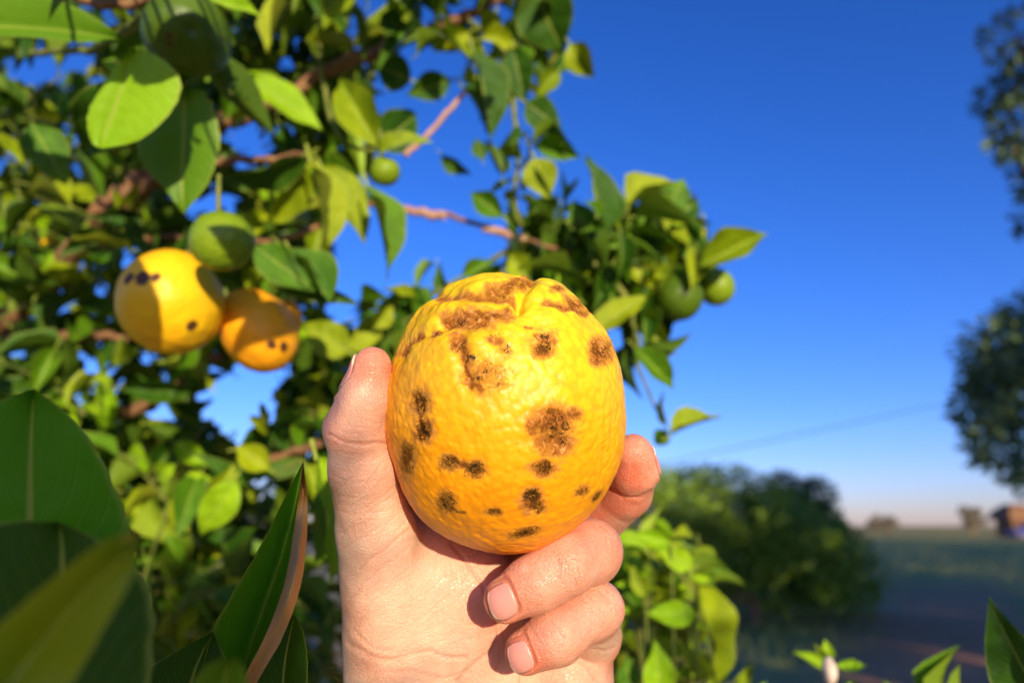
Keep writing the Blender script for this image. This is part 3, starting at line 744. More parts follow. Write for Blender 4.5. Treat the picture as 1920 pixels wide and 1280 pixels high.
def crown_points(r, blobs, n):
    """points near the surface of a union of lumps, uneven"""
    B = np.array(blobs); wgt = B[:, 3] ** 2; ix = r.choice(len(B), n, p=wgt / wgt.sum())
    u = r.normal(size=(n, 3)); u /= np.linalg.norm(u, axis=1, keepdims=True)
    rad = B[ix, 3] * (r.random(n) ** 0.28)
    return B[ix, :3] + u * rad[:, None] * np.array([1, 1, .9]), u
def make_tree(name, label, base, blobs, n, L, mat, trunk_r, trunk_top, group=None, seed=0, bark=None, down=-.3, cat='tree'):
    r = np.random.default_rng(seed)
    t = empty(name, base, label, cat, group)
    pts, u = crown_points(r, blobs, n)
    dirs = u + r.normal(0, .6, (n, 3)) + np.array([0, 0, down]); nr = u * .6 + r.normal(0, .7, (n, 3)) + np.array([0, 0, .4])
    Ls = L * r.uniform(.7, 1.25, n)
    V, Fc, uv = leaf_cloud(pts, dirs, nr, Ls, Ls * .5)
    link('crown', mesh_np('crown', V, Fc, smooth=False, uv=uv), mat, t)
    tp = np.array(trunk_top, float)
    paths = [spline([[0, 0, -.1], tp * [.3, .3, .5] + [.05, 0, 0], tp], 10)]; rads = [np.linspace(trunk_r * 1.25, trunk_r * .6, 10)]
    for bl in blobs[:14]:
        c = np.array(bl[:3]); s0 = tp * r.uniform(.5, 1)
        paths.append(spline([s0, (s0 + c) / 2 + r.normal(0, .08 * bl[3], 3), c], 7)); rads.append(np.linspace(trunk_r * .45, trunk_r * .08, 7))
    Vt, Ft = tubes(paths, rads, 7)
    link('trunk', mesh_np('trunk', Vt, Ft), bark or M_bark, t)
    return t
M_far = mat_leaf('leaf_far_dark', (0.018, 0.052, 0.012), (0.04, 0.095, 0.018), (0.05, 0.10, 0.03), .08, (.1, .2, .02), rough=.5)
M_blue = mat_leaf('leaf_blue_green', (0.08, 0.14, 0.05), (0.14, 0.21, 0.07), (0.13, 0.20, 0.08), .05, (.06, .12, .06), rough=.6)
M_bush = mat_leaf('leaf_bush', (0.12, 0.22, 0.008), (0.20, 0.32, 0.010), (0.18, 0.27, 0.03), .10, (.2, .35, .02), rough=.45)
rr = np.random.default_rng(11)
def lumps(cx, cy, cz, rx, ry, rz, n, r0, r1, rg):
    out = []
    for _ in range(n):
        u = rg.normal(size=3); u /= np.linalg.norm(u); k = rg.uniform(.35, .95)
        out.append((cx + u[0] * rx * k, cy + u[1] * ry * k, cz + u[2] * rz * k, rg.uniform(r0, r1)))
    return out
# the round dark citrus bush in the middle distance, 12 m off
def ground_at(u, dist):   # point on the ground seen in column u at forward distance
    return np.array([(u - 960) / F * dist / math.cos(PITCH) * .985, dist, 0.0])
g0 = np.array([4.05, 12.2, 0])
bb_ = []
for u in range(1190, 1612, 20):
    top = np.interp(u, [1190, 1240, 1330, 1400, 1450, 1500, 1550, 1600, 1640], [885, 868, 872, 878, 898, 932, 965, 1010, 1055])
    for v in np.arange(top + 36, 1128, 44):
        for k in (-1.0, 0.0, 1.0):
            if k and rr.random() < .45: continue
            q = P(u + rr.normal() * 10, v + rr.normal() * 8, 12.4 + k + rr.normal() * .2) - g0
            bb_.append((q[0], q[1], max(.25, q[2]), rr.uniform(.26, .44)))
make_tree('citrus_bush', 'round dense dark green citrus bush in the middle distance behind the hand', g0, bb_, 36000, .10, M_bush, .07, (0, .3, .6), seed=21, cat='bush', group='citrus trees beyond the hand')
make_tree('citrus_tree', 'dark citrus tree whose crown rises just behind the round bush', (8.1, 21.5, 0),
          lumps(.5, 0, 1.75, 1.9, 1.6, 1.2, 26, .4, .6, rr), 12000, .14, M_far, .12, (0, 0, 2.0), seed=22, group='citrus trees beyond the hand')
make_tree('citrus_tree', 'small dark citrus tree farther right of the round bush', (12.9, 30, 0),
          lumps(0, 0, 1.7, 1.5, 1.4, 1.3, 18, .35, .6, rr), 6000, .17, M_far, .12, (0, 0, 1.6), seed=23, group='citrus trees beyond the hand')
# tall tree leaning in from the right edge, 9 m off
def at9(u, v, d=9.0): p = P(u, v, d); return p
tb = np.array([8.3, 9.2, 0.0])
bl = []
for (u, v, rp) in [(1905,70,52),(1875,170,42),(1925,150,50),(1850,200,26),(1945,230,70),(1915,300,40),(1895,270,34),(1975,350,60),(1930,420,30),(2030,120,100),(2090,300,130),
                   (1925,600,60),(1870,650,66),(1840,710,44),(1860,770,66),(1930,720,110),(1900,820,80),(1935,880,50),(1860,840,40),(2030,700,170),(2110,480,110),(1950,560,40),(1850,760,60),(1915,650,70),(2100,850,140)]:
    q = P(u, v, 9.3 + rr.uniform(-.8, .8)) - tb; bl.append((q[0], q[1], q[2], rp / F * 9.3))
for _ in range(40):
    q = P(rr.uniform(2180, 2900), rr.uniform(-1500, 850), 9.5 + rr.uniform(-2, 2)) - tb; bl.append((q[0], q[1], q[2], rr.uniform(.6, 1.1)))
make_tree('roadside_tree', 'tall dark blue-green tree with drooping clumps reaching in from the right edge', tb, bl, 60000, .13, M_blue, .30, (1.0, .4, 5.0), seed=24)

# tall windbreak behind the photographer: it is what keeps the field and bush in shade
def windbreak():
    r = np.random.default_rng(40)
    spots = [(8.4, -6.6, 4.9), (11.2, -6.5, 23), (13.3, -7, 21.5), (15.4, -6.4, 23), (17.8, -7, 22), (20.6, -6.5, 23), (23.6, -7, 22), (27, -6.6, 23), (30.6, -7, 22), (34.5, -6.5, 23)] + [(38.6 + 4.1 * k, -6.5 - .5 * (k % 2), 22.5 - (k % 3)) for k in range(10)]
    first = None
    for i, (x, y, h) in enumerate(spots):
        if first is None:
            n = 1500; z = r.random(n) ** .8; th = r.uniform(0, 6.28, n); rad = (1.9 * (1 - z ** 2.2) + .15) * r.random(n) ** .4
            pts = np.stack([rad * np.cos(th), rad * np.sin(th), .2 + z * 18.8], -1)
            u = np.stack([np.cos(th), np.sin(th), .5 + 0 * th], -1)
            V, Fc, uv = leaf_cloud(pts, u + r.normal(0, .5, (n, 3)), r.normal(0, 1, (n, 3)), np.full(n, .75), np.full(n, .5))
            cm = mesh_np('crown', V, Fc, False, uv)
            Vt, Ft = tubes([spline([[0, 0, -.1], [.1, 0, 9], [0, 0, 17]], 8)], [np.linspace(.3, .05, 8)], 8)
            tm = mesh_np('trunk', Vt, Ft)
        t = empty('windbreak_tree', (x, y, 0), ('short cypress at the near end of the windbreak row' if i == 0 else '%s tall cypress of the windbreak row counted from the short one' % ['', 'first', 'second', 'third', 'fourth', 'fifth', 'sixth', 'seventh', 'eighth', 'ninth', 'tenth', 'eleventh', 'twelfth', 'thirteenth', 'fourteenth', 'fifteenth', 'sixteenth', 'seventeenth', 'eighteenth', 'nineteenth'][i]), 'tree', 'cypresses of the windbreak row')
        t.scale = (1, 1, h / 19.0); t.rotation_euler = (0, 0, i * 1.7)
        link('crown', cm, M_far, t); link('trunk', tm, M_bark, t)
        first = t
windbreak()

# far things on the sky line
def far_things():
    r = np.random.default_rng(50)
    # low scrub along the sunlit edge
    for (u, h, wdt, lab) in [(1765, 4.6, 4.2, 'pale bare-looking tree standing alone on the far sunlit field'), (1612, 3.4, 6.0, 'low greyish tree at the left end of the far field')]:
        y = 118.0; x = (u - 960) / F * y * 1.035
        make_tree('field_tree', lab, (x, y, 0), lumps(0, 0, h * .62, wdt * .42, wdt * .4, h * .36, 16, .5, .9, r), 3500, .35, M_leafpale, .2, (0, 0, h * .6), seed=int(u), cat='tree')
    # hut with brown roof
    hx, hy = (1861 - 960) / F * 96 * 1.035, 98.0
    t = empty('hut', (hx, hy, 0), 'small hut with a brown hipped roof behind the blue truck on the horizon', 'hut')
    def box(name, c, s, mat, par, bev=0.03):
        bm = bmesh.new(); bmesh.ops.create_cube(bm, size=1)
        for v_ in bm.verts: v_.co = Vector((v_.co.x * s[0] + c[0], v_.co.y * s[1] + c[1], v_.co.z * s[2] + c[2]))
        if bev: bmesh.ops.bevel(bm, geom=list(bm.edges), offset=bev, segments=2, affect='EDGES')
        me = bpy.data.meshes.new(name); bm.to_mesh(me); bm.free(); return link(name, me, mat, par)
    mw = mat_simple('hut_boards', (0.16, 0.08, 0.04), (0.24, 0.12, 0.06), 2); mr = mat_simple('hut_roof', (0.20, 0.095, 0.04), (0.28, 0.14, 0.06), 3)
    mg = mat_simple('dark_glass', (0.02, 0.02, 0.025), (0.03, 0.03, 0.04), 2)
    box('wall', (0, 0, 1.2), (3.4, 3.4, 2.6), mw, t)
    V = [(-2.5, -2.5, 2.4), (2.5, -2.5, 2.4), (2.5, 2.5, 2.4), (-2.5, 2.5, 2.4), (-1.9, -1.9, 3.6), (1.9, -1.9, 3.6), (1.9, 1.9, 3.6), (-1.9, 1.9, 3.6), (-.9, -.6, 4.5), (.9, -.6, 4.5), (.9, .6, 4.5), (-.9, .6, 4.5)]
    Fr = [(3, 2, 1, 0), (0, 1, 5, 4), (1, 2, 6, 5), (2, 3, 7, 6), (3, 0, 4, 7), (4, 5, 9, 8), (5, 6, 10, 9), (6, 7, 11, 10), (7, 4, 8, 11), (8, 9, 10, 11)]
    link('roof', mesh_np('roof', np.array(V), Fr, False), mr, t)
    box('door', (.8, -1.73, 1.0), (.9, .08, 2.0), mat_simple('hut_door', (.1, .05, .03), (.14, .07, .04), 3), t)
    box('window', (-.8, -1.73, 1.5), (.9, .08, .8), mg, t)
    # blue pickup
    px_, py = (1893 - 960) / F * 80 * 1.035, 82.0
    c = empty('pickup_truck', (px_, py, 0), 'dark blue pickup truck parked side-on at the far right of the field', 'truck')
    mb = NB('blue_paint'); mbl = mb.end(mb.bsdf((0.012, 0.03, 0.22), .3, .5).outputs[0])
    prof = [(-2.6, .5), (2.55, .5), (2.6, .95), (2.3, 1.1), (1.3, 1.2), (.75, 1.75), (-.55, 1.78), (-.75, 1.2), (-2.6, 1.15)]
    nP = len(prof); V = [(x, -.9, z) for x, z in prof] + [(x, .9, z) for x, z in prof]
    V = [(x, y_ * (.8 if z > 1.3 else 1), z) for x, y_, z in V]
    Fb = [tuple(range(nP)), tuple(range(2 * nP - 1, nP - 1, -1))] + [(i, i + nP, (i + 1) % nP + nP, (i + 1) % nP) for i in range(nP)]
    body = link('body', mesh_np('body', np.array(V), Fb, False), mbl, c)
    box('window', (.15, -.80, 1.48), (1.0, .05, .4), mg, c, 0)
    mt = mat_simple('tyre', (.015, .015, .015), (.03, .03, .03), 5); mm = mat_simple('rim', (.3, .3, .3), (.4, .4, .4), 5)
    for sx in (-1.6, 1.6):
        for sy in (-.85, .85):
            Vt, Ft = tubes([np.array([[sx, sy - .12, .36], [sx, sy - .1, .36], [sx, sy + .1, .36], [sx, sy + .12, .36]])], [np.array([.28, .37, .37, .28])], 18)
            wobj = link('wheel', mesh_np('wheel', Vt, Ft), mt, c)
            Vr, Fr2 = tubes([np.array([[sx, sy - .1, .36], [sx, sy - .05, .36], [sx, sy + .1, .36]])], [np.array([.02, .24, .24])], 12)
            link('rim', mesh_np('rim', Vr, Fr2), mm, wobj)
    # overhead wire between two off-frame poles
    a = P(1330, 850, 22); b2 = P(1840, 742, 30); dv = b2 - a
    A = a - dv * 2.0; B_ = b2 + dv * 1.2
    tt = np.linspace(0, 1, 40)[:, None]; pth = A + (B_ - A) * tt
    Vw, Fw = tubes([pth], [np.full(40, .015)], 5)
    tag(link('overhead_wire', mesh_np('overhead_wire', Vw, Fw), mat_simple('wire', (.03, .03, .035), (.04, .04, .045), 5)), 'faint overhead wire slanting across the pale sky above the bush', 'wire')
    for p, lab in ((B_, 'wooden utility pole carrying the right end of the overhead wire'), (A, 'wooden utility pole carrying the left end of the overhead wire')):
        Vp, Fp = tubes([np.array([[0, 0, -.2], [0, 0, p[2] + .5]])], [np.array([.16, .12])], 10)
        t_ = empty('utility_pole', (p[0], p[1], 0), lab, 'pole', 'poles of the overhead wire')
        link('post', mesh_np('post', Vp, Fp), M_bark, t_)
        box('crossarm', (0, 0, p[2] + .12 - .08), (1.6, .1, .12), M_bark, t_, .01)
M_leafpale = mat_leaf('leaf_far_pale', (0.20, 0.17, 0.12), (0.26, 0.21, 0.15), (0.25, 0.2, 0.15), .1, (.3, .25, .15), rough=.7)
far_things()
# ------------------------------------------------------------------ leaves
def leaf_mesh(name, nx, ny, fold, curl, twist, wav, shape=1.0, seed=0, petiole=True, side=0.0, blunt=.8):
    """unit leaf: base at origin, tip at +Y=1, width 1 across X (scaled per leaf), normal +Z"""
    r = np.random.default_rng(seed); ph = r.uniform(0, 6.28, 4)
    ts = np.linspace(0, 1, ny); xs = np.linspace(-1, 1, nx)
    T, X = np.meshgrid(ts, xs, indexing='ij')
    wv = (np.sin(np.pi * T ** (0.80 * shape)) ** blunt) * (1 - .22 * T ** 2)
    wv = np.where(T > .93, wv * (1.0 - .0 * T), wv)
    tooth = 1 + .012 * np.sin(T * 60 + ph[0]) * (np.abs(X) > .9)
    x = .5 * X * wv * tooth
    z = fold * np.abs(x) ** 1.1 * 1.2 + wav * np.sin(T * 9 + ph[1] + X * 1.2) * X ** 2 * .5 + wav * .5 * np.sin(T * 15 + ph[2]) * np.abs(X) ** 3
    z = z + .012 * np.sin(T * 26 * 1.0 - np.abs(X) * 5) * (1 - np.abs(X)) * (np.abs(X) > .1)
    x = x + side * T ** 2
    y = T.copy()
    ang = curl * T
    y2 = np.sin(ang) / curl if abs(curl) > 1e-4 else y
    zc = -(1 - np.cos(ang)) / curl if abs(curl) > 1e-4 else 0 * y
    tw = twist * T; x2 = x * np.cos(tw) - z * np.sin(tw); z2 = x * np.sin(tw) + z * np.cos(tw)
    V = np.stack([x2, y2 - z2 * np.sin(ang) * -.0, zc + z2], -1).reshape(-1, 3)
    i, j = np.meshgrid(np.arange(ny - 1), np.arange(nx - 1), indexing='ij'); k = i * nx + j
    Fq = np.stack([k, k + 1, k + nx + 1, k + nx], -1).reshape(-1, 4)
    uv = np.stack([X * .5 + .5, T], -1).reshape(-1, 2)
    if petiole:
        n0 = len(V)
        Pv = np.array([[-.035, -.16, -.01], [0, -.16, .02], [.035, -.16, -.01], [-.03, .02, -.012], [0, .02, .012], [.03, .02, -.012]])
        V = np.vstack([V, Pv]); Fq = np.vstack([Fq, [[n0, n0 + 1, n0 + 4, n0 + 3], [n0 + 1, n0 + 2, n0 + 5, n0 + 4]]])
        uv = np.vstack([uv, np.full((6, 2), .5)])
    return V, Fq, uv
VAR = []
for i in range(10):
    r_ = np.random.default_rng(100 + i)
    V_, F_, U_ = leaf_mesh('leaf', 5, 7, r_.uniform(.15, .75), r_.uniform(-.2, 1.1), r_.uniform(-.5, .5), r_.uniform(.02, .10), r_.uniform(.9, 1.15), i, True, r_.uniform(-.06, .06), r_.uniform(.85, 1.12))
    VAR.append((V_, F_, U_, mesh_np('leaf', V_, F_, True, U_)))
HERO = []
for i, (fo, cu, tw, wa, sh, bl_) in enumerate([(.12, .25, .1, .05, 1.0, .85), (.3, .3, -.2, .06, 1.0, 1.0), (.45, .3, .15, .05, 1.0, 1.05), (.6, .20, -.2, .06, 1.05, 1.05), (.2, .15, 0, .03, .9, .85), (-.3, .3, .2, .05, 1.0, .9)]):
    V_, F_, U_ = leaf_mesh('leaf', 13, 22, fo, cu, tw, wa, sh, 50 + i, True, 0.0, bl_)
    HERO.append((V_, F_, U_, mesh_np('leaf', V_, F_, True, U_)))
for coll in (VAR, HERO):
    for vv in coll: vv[3].materials.append(ML['green'])

S_cam = np.array([SUN @ RGT, SUN @ UPV, SUN @ FWD])
def leaf_frame(base, tip, W, Wreal, lit):
    """base/tip world; W apparent width in m; returns D, N(face) with the roll that gives that apparent width"""
    D = tip - base; L = np.linalg.norm(D); D = D / L
    view = unit(CAMP - (base + tip) / 2)
    N0 = unit(view - (view @ D) * D); A0 = np.cross(D, N0)
    c = min(1.0, W / Wreal); ph = math.acos(c)
    c1 = math.cos(ph) * N0 + math.sin(ph) * A0; c2 = math.cos(ph) * N0 - math.sin(ph) * A0
    s1, s2 = c1 @ SUN, c2 @ SUN
    N = (c1 if s1 > s2 else c2) if lit else (c2 if s1 > s2 else c1)
    return D, N, L
def put_leaf(parent, org, base, tip, W, mat, lit=True, mesh=None, ratio=.46, flip=False):
    """one leaf object, child of its plant"""
    L0 = np.linalg.norm(tip - base); Wr = max(W, L0 * ratio)
    D, N, L = leaf_frame(base, tip, W, Wr, lit)
    if flip: N = -N
    A = np.cross(D, N)
    me = mesh if mesh is not None else VAR[int(rng.integers(len(VAR)))][3]
    o = bpy.data.objects.new('leaf', me); COL.objects.link(o)
    o.parent = parent
    if me.materials[0] != ML[mat]:
        o.material_slots[0].link = 'OBJECT'; o.material_slots[0].material = ML[mat]
    Mx = Matrix(((A[0] * Wr, D[0] * L, N[0] * L, base[0] - org[0]), (A[1] * Wr, D[1] * L, N[1] * L, base[1] - org[1]), (A[2] * Wr, D[2] * L, N[2] * L, base[2] - org[2]), (0, 0, 0, 1)))
    o.matrix_local = Mx
    return o
def merged_leaves(specs):
    """specs: list of (variant, A, D, N, Wr, L, base) -> joined geometry"""
    Vs, Fs, Us, off = [], [], [], 0
    for vi, A, D, N, Wr, L, base in specs:
        V_, F_, U_, _ = VAR[vi]
        Vs.append(V_[:, 0:1] * A * Wr + V_[:, 1:2] * D * L + V_[:, 2:3] * N * L + base)
        Fs.append(F_ + off); Us.append(U_); off += len(V_)
    return np.concatenate(Vs), np.concatenate(Fs), np.concatenate(Us)

# ------------------------------------------------------------------ the orange tree on the left
ORG = np.array([-1.35, 1.25, 0.0])
TREE = empty('orange_tree', ORG, 'leafy orange tree filling the left side, its branches reaching over the hand', 'tree')
_cnt = {'leaf': 0}
# u,v base, u,v tip, width px, depth, tone, lit, hero mesh index (or None), depth change to the tip
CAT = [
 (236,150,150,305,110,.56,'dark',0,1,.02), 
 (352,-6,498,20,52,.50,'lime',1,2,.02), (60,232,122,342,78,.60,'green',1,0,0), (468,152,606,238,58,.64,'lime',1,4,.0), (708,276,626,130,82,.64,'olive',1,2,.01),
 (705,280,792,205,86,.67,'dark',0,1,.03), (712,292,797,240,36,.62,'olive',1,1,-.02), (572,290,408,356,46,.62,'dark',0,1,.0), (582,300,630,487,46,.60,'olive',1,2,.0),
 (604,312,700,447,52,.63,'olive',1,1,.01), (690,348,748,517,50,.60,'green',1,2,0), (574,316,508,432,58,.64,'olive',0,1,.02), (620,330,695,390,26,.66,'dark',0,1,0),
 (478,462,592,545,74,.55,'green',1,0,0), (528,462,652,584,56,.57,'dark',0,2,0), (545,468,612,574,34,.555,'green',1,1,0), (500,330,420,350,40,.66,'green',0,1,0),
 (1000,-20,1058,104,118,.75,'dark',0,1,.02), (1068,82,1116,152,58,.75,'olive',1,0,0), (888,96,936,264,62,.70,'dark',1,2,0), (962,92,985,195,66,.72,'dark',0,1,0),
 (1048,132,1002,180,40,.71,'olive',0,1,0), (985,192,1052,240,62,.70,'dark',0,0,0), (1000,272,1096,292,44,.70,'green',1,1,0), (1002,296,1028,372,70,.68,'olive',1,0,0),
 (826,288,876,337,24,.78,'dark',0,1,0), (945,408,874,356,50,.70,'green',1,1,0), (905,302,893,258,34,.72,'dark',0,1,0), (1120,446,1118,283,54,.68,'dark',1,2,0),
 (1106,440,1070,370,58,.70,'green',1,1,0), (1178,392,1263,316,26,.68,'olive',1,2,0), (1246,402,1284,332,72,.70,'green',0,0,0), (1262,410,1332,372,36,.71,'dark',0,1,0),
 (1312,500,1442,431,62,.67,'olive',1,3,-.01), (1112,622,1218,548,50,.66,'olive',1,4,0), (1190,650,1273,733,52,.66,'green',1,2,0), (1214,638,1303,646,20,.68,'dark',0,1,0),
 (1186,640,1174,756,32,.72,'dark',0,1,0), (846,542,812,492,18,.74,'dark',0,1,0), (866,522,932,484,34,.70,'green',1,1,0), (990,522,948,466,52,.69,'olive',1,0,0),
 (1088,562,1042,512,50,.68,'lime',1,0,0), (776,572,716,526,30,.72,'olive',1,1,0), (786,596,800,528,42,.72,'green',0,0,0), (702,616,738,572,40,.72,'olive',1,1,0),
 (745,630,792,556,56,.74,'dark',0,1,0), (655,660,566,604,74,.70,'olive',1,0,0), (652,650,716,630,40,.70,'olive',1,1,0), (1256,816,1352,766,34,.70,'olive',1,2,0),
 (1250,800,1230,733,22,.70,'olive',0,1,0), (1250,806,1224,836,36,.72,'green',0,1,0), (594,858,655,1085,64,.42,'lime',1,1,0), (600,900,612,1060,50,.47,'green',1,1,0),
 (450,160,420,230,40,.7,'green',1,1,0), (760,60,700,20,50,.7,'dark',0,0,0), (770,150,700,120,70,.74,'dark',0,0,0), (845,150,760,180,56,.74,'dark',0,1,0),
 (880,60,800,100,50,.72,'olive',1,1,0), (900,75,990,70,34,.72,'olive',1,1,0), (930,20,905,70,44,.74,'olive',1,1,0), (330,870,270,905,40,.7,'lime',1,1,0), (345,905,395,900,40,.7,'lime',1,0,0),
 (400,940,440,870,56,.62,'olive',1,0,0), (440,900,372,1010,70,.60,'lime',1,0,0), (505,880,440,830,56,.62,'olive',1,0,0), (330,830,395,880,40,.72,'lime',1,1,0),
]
def in_tree(o): return o
def hero_leaves():
    for i, (bu, bv, tu, tv, W, d, tone, lit, hm, dd) in enumerate(CAT):
        b_, t_ = P(bu, bv, d), P(tu, tv, d + dd)
        put_leaf(TREE, ORG, b_, t_, W / F * d, tone, bool(lit), HERO[hm][3] if hm is not None and W * np.hypot(bu - tu, bv - tv) > 5000 else None)
        _cnt['leaf'] += 1
hero_leaves()
# big leaves traced one by one: rim, midrib and rim as three curves in space
NEAR_BASES = []
def curved_leaf(parent, org, left, mid, right, mat, nx=13, ny=26, wav=.02, seed=0, droop=0.0):
    r = np.random.default_rng(seed)
    C3 = [np.array([P(*p) for p in c]) for c in (left, mid, right)]
    if np.linalg.norm(C3[0][0] - C3[2][0]) > .004:      # close the blade at its base and run a stalk to the low limb
        B0 = C3[1][0] + (C3[1][0] - C3[1][1]) * .55
        C3 = [np.vstack([B0, c]) for c in C3]; NEAR_BASES.append(B0)
    L_, M_, R_ = [spline(c, ny) for c in C3]
    xs = np.linspace(-1, 1, nx); G = np.zeros((ny, nx, 3))
    wdt = np.linalg.norm(R_ - L_, axis=1)
    for j, x in enumerate(xs):
        if x < 0: base = M_ + (L_ - M_) * (-x)
        else: base = M_ + (R_ - M_) * x
        G[:, j] = base
    T = np.gradient(M_, axis=0); A = R_ - L_; N = np.cross(A, T); N /= np.linalg.norm(N, axis=1, keepdims=True) + 1e-9
    sgn = np.sign((N * (CAMP - M_)).sum(1)).mean() or 1
    N = N * np.sign(sgn); t = np.linspace(0, 1, ny)
    for j, x in enumerate(xs):
        bulge = (1 - abs(x)) * abs(x) * 4 * .05 + wav * (math.sin(1) * 0 + np.sin(t * 14 + r.uniform(0, 1) * 0 + x * 2 + seed)) * x * x + .008 * np.sin(t * 55 - abs(x) * 6) * (abs(x) > .1) * (1 - abs(x))
        G[:, j] += N * (wdt * bulge)[:, None]
        if abs(x) == 1: G[:, j] += (A / (wdt[:, None] + 1e-9)) * x * (wdt * .008 * np.sin(t * 70 + seed))[:, None]
    i, j = np.meshgrid(np.arange(ny - 1), np.arange(nx - 1), indexing='ij'); k = i * nx + j
    Fq = np.stack([k, k + 1, k + nx + 1, k + nx], -1).reshape(-1, 4)
    U, W_ = np.meshgrid(t, xs * .5 + .5, indexing='ij')
    me = mesh_np('leaf', G.reshape(-1, 3) - org, Fq, True, np.stack([W_, U], -1).reshape(-1, 2))
    f = me.polygons[len(me.polygons) // 2]; c = np.array(f.center) + org
    if np.array(f.normal) @ (CAMP - c) < 0: me.flip_normals()
    _cnt['leaf'] += 1
    return link('leaf', me, ML[mat], parent)
def D3(c, d): return [(u, v, d) if len(x) == 0 else (u, v, x[0]) for u, v, *x in c]
BIG = [
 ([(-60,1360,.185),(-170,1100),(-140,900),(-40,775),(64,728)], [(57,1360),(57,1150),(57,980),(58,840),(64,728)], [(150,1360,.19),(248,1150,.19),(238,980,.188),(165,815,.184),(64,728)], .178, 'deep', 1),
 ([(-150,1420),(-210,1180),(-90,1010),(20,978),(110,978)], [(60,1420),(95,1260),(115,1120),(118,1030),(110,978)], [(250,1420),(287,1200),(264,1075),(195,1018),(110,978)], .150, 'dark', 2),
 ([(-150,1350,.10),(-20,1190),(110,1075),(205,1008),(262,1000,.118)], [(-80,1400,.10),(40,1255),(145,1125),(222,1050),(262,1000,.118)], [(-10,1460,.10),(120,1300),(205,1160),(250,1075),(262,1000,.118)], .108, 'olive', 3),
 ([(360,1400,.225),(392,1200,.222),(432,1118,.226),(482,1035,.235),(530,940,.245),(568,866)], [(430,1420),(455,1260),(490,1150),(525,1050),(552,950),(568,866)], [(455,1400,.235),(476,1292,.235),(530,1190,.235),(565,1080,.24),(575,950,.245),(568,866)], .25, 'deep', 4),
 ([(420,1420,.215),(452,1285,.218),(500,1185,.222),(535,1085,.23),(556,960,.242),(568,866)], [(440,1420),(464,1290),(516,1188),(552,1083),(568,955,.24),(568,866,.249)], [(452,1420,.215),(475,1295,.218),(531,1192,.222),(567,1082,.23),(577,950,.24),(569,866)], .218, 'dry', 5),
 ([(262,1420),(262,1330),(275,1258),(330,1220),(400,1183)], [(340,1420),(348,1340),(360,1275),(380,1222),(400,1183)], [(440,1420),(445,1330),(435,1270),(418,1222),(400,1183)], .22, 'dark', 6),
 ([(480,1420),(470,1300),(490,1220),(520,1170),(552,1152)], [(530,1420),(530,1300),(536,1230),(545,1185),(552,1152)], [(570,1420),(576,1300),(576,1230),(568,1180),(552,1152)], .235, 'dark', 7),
 ([(330,1400),(350,1310),(385,1250),(440,1228)], [(400,1400),(410,1320),(425,1260),(440,1228)], [(460,1400),(470,1320),(462,1262),(440,1228)], .13, 'green', 8),
 ([(250,90),(212,132),(174,190),(164,240),(172,268),(190,279)], [(250,90),(240,130),(224,180),(206,225),(196,258),(190,279)], [(250,90),(300,108),(338,152),(318,215),(262,262),(190,279)], .445, 'lime', 9),
 ([(350,160),(285,205),(258,262),(272,315),(312,358),(345,402)], [(350,160),(346,210),(345,262),(342,312),(342,358),(345,402)], [(350,160),(392,190),(411,250),(408,300),(385,350),(345,402)], .50, 'green', 10),
 ([(240,76),(150,18),(40,-14),(-60,-20),(-170,30)], [(240,76),(150,62),(60,54),(-40,48),(-170,30)], [(240,76),(150,80),(60,71),(-40,66),(-170,30)], .455, 'green', 11),
]
for l_, m_, r_, d_, tn, sd in BIG: curved_leaf(TREE, ORG, D3(l_, d_), D3(m_, d_ + .004), D3(r_, d_), tn, seed=sd)

# leaves added out of view to throw crisp shadows on the fruit and upper leaves
EXTRA_TWIGS = []
def shade_leaf(u, v, d, t, L, W, ang):
    c = P(u, v, d) + SUN * t
    a = unit(np.cross(SUN, UPV)); b_ = unit(np.cross(a, SUN))
    D = unit(math.cos(math.radians(ang)) * a + math.sin(math.radians(ang)) * b_ + SUN * .2)
    N = unit(SUN - (SUN @ D) * D); A = np.cross(D, N); base = c - D * L / 2
    o = bpy.data.objects.new('leaf', VAR[2][3]); COL.objects.link(o); o.parent = TREE
    o.matrix_local = Matrix(((A[0] * W, D[0] * L, N[0] * L, base[0] - ORG[0]), (A[1] * W, D[1] * L, N[1] * L, base[1] - ORG[1]), (A[2] * W, D[2] * L, N[2] * L, base[2] - ORG[2]), (0, 0, 0, 1)))
    _cnt['leaf'] += 1
    hub = P(60, -330, .50); EXTRA_TWIGS.append(spline([base, (base + hub) / 2 + [0, 0, .03], hub, P(60, -30, .52)], 12))
for a in [(236,565,.48,.36,.10,.052,88),(500,585,.53,.42,.075,.036,-38),(345,30,.44,.15,.058,.045,5),(315,225,.50,.24,.046,.040,40),
          (165,35,.42,.14,.07,.040,-10),(440,420,.44,.33,.040,.024,20)]:
    shade_leaf(*a)

# branches -----------------------------------------------------
twig_paths, twig_r, tw_ok = [], [], []
def branch(pts, r0, r1, mat=M_bark, n=24, name='branch', sides=8):
    W_ = np.array([P(*p) for p in pts]); path = spline(W_, n)
    r = np.random.default_rng(len(pts) * 7 + int(pts[0][0]) % 97)
    path[1:-1] += r.normal(0, r0 * .22, (n - 2, 3))
    rad = np.linspace(r0, r1, n) * (1 + .18 * r.random(n))
    V, Fq = tubes([path - ORG], [rad], sides)
    link(name, mesh_np(name, V, Fq), mat, TREE)
    return path
BR = []
BR.append(branch([(-420,1000,1.1),(-120,720,1.0),(60,560,.92),(150,470,.85),(215,385,.8),(290,335,.78),(370,262,.76),(440,225,.74)], .019, .0085, n=34))
BR.append(branch([(440,225,.74),(520,190,.74),(600,140,.75),(700,98,.76),(790,62,.78),(870,35,.8),(960,-12,.82),(1040,-60,.84)], .0085, .0042, n=30))
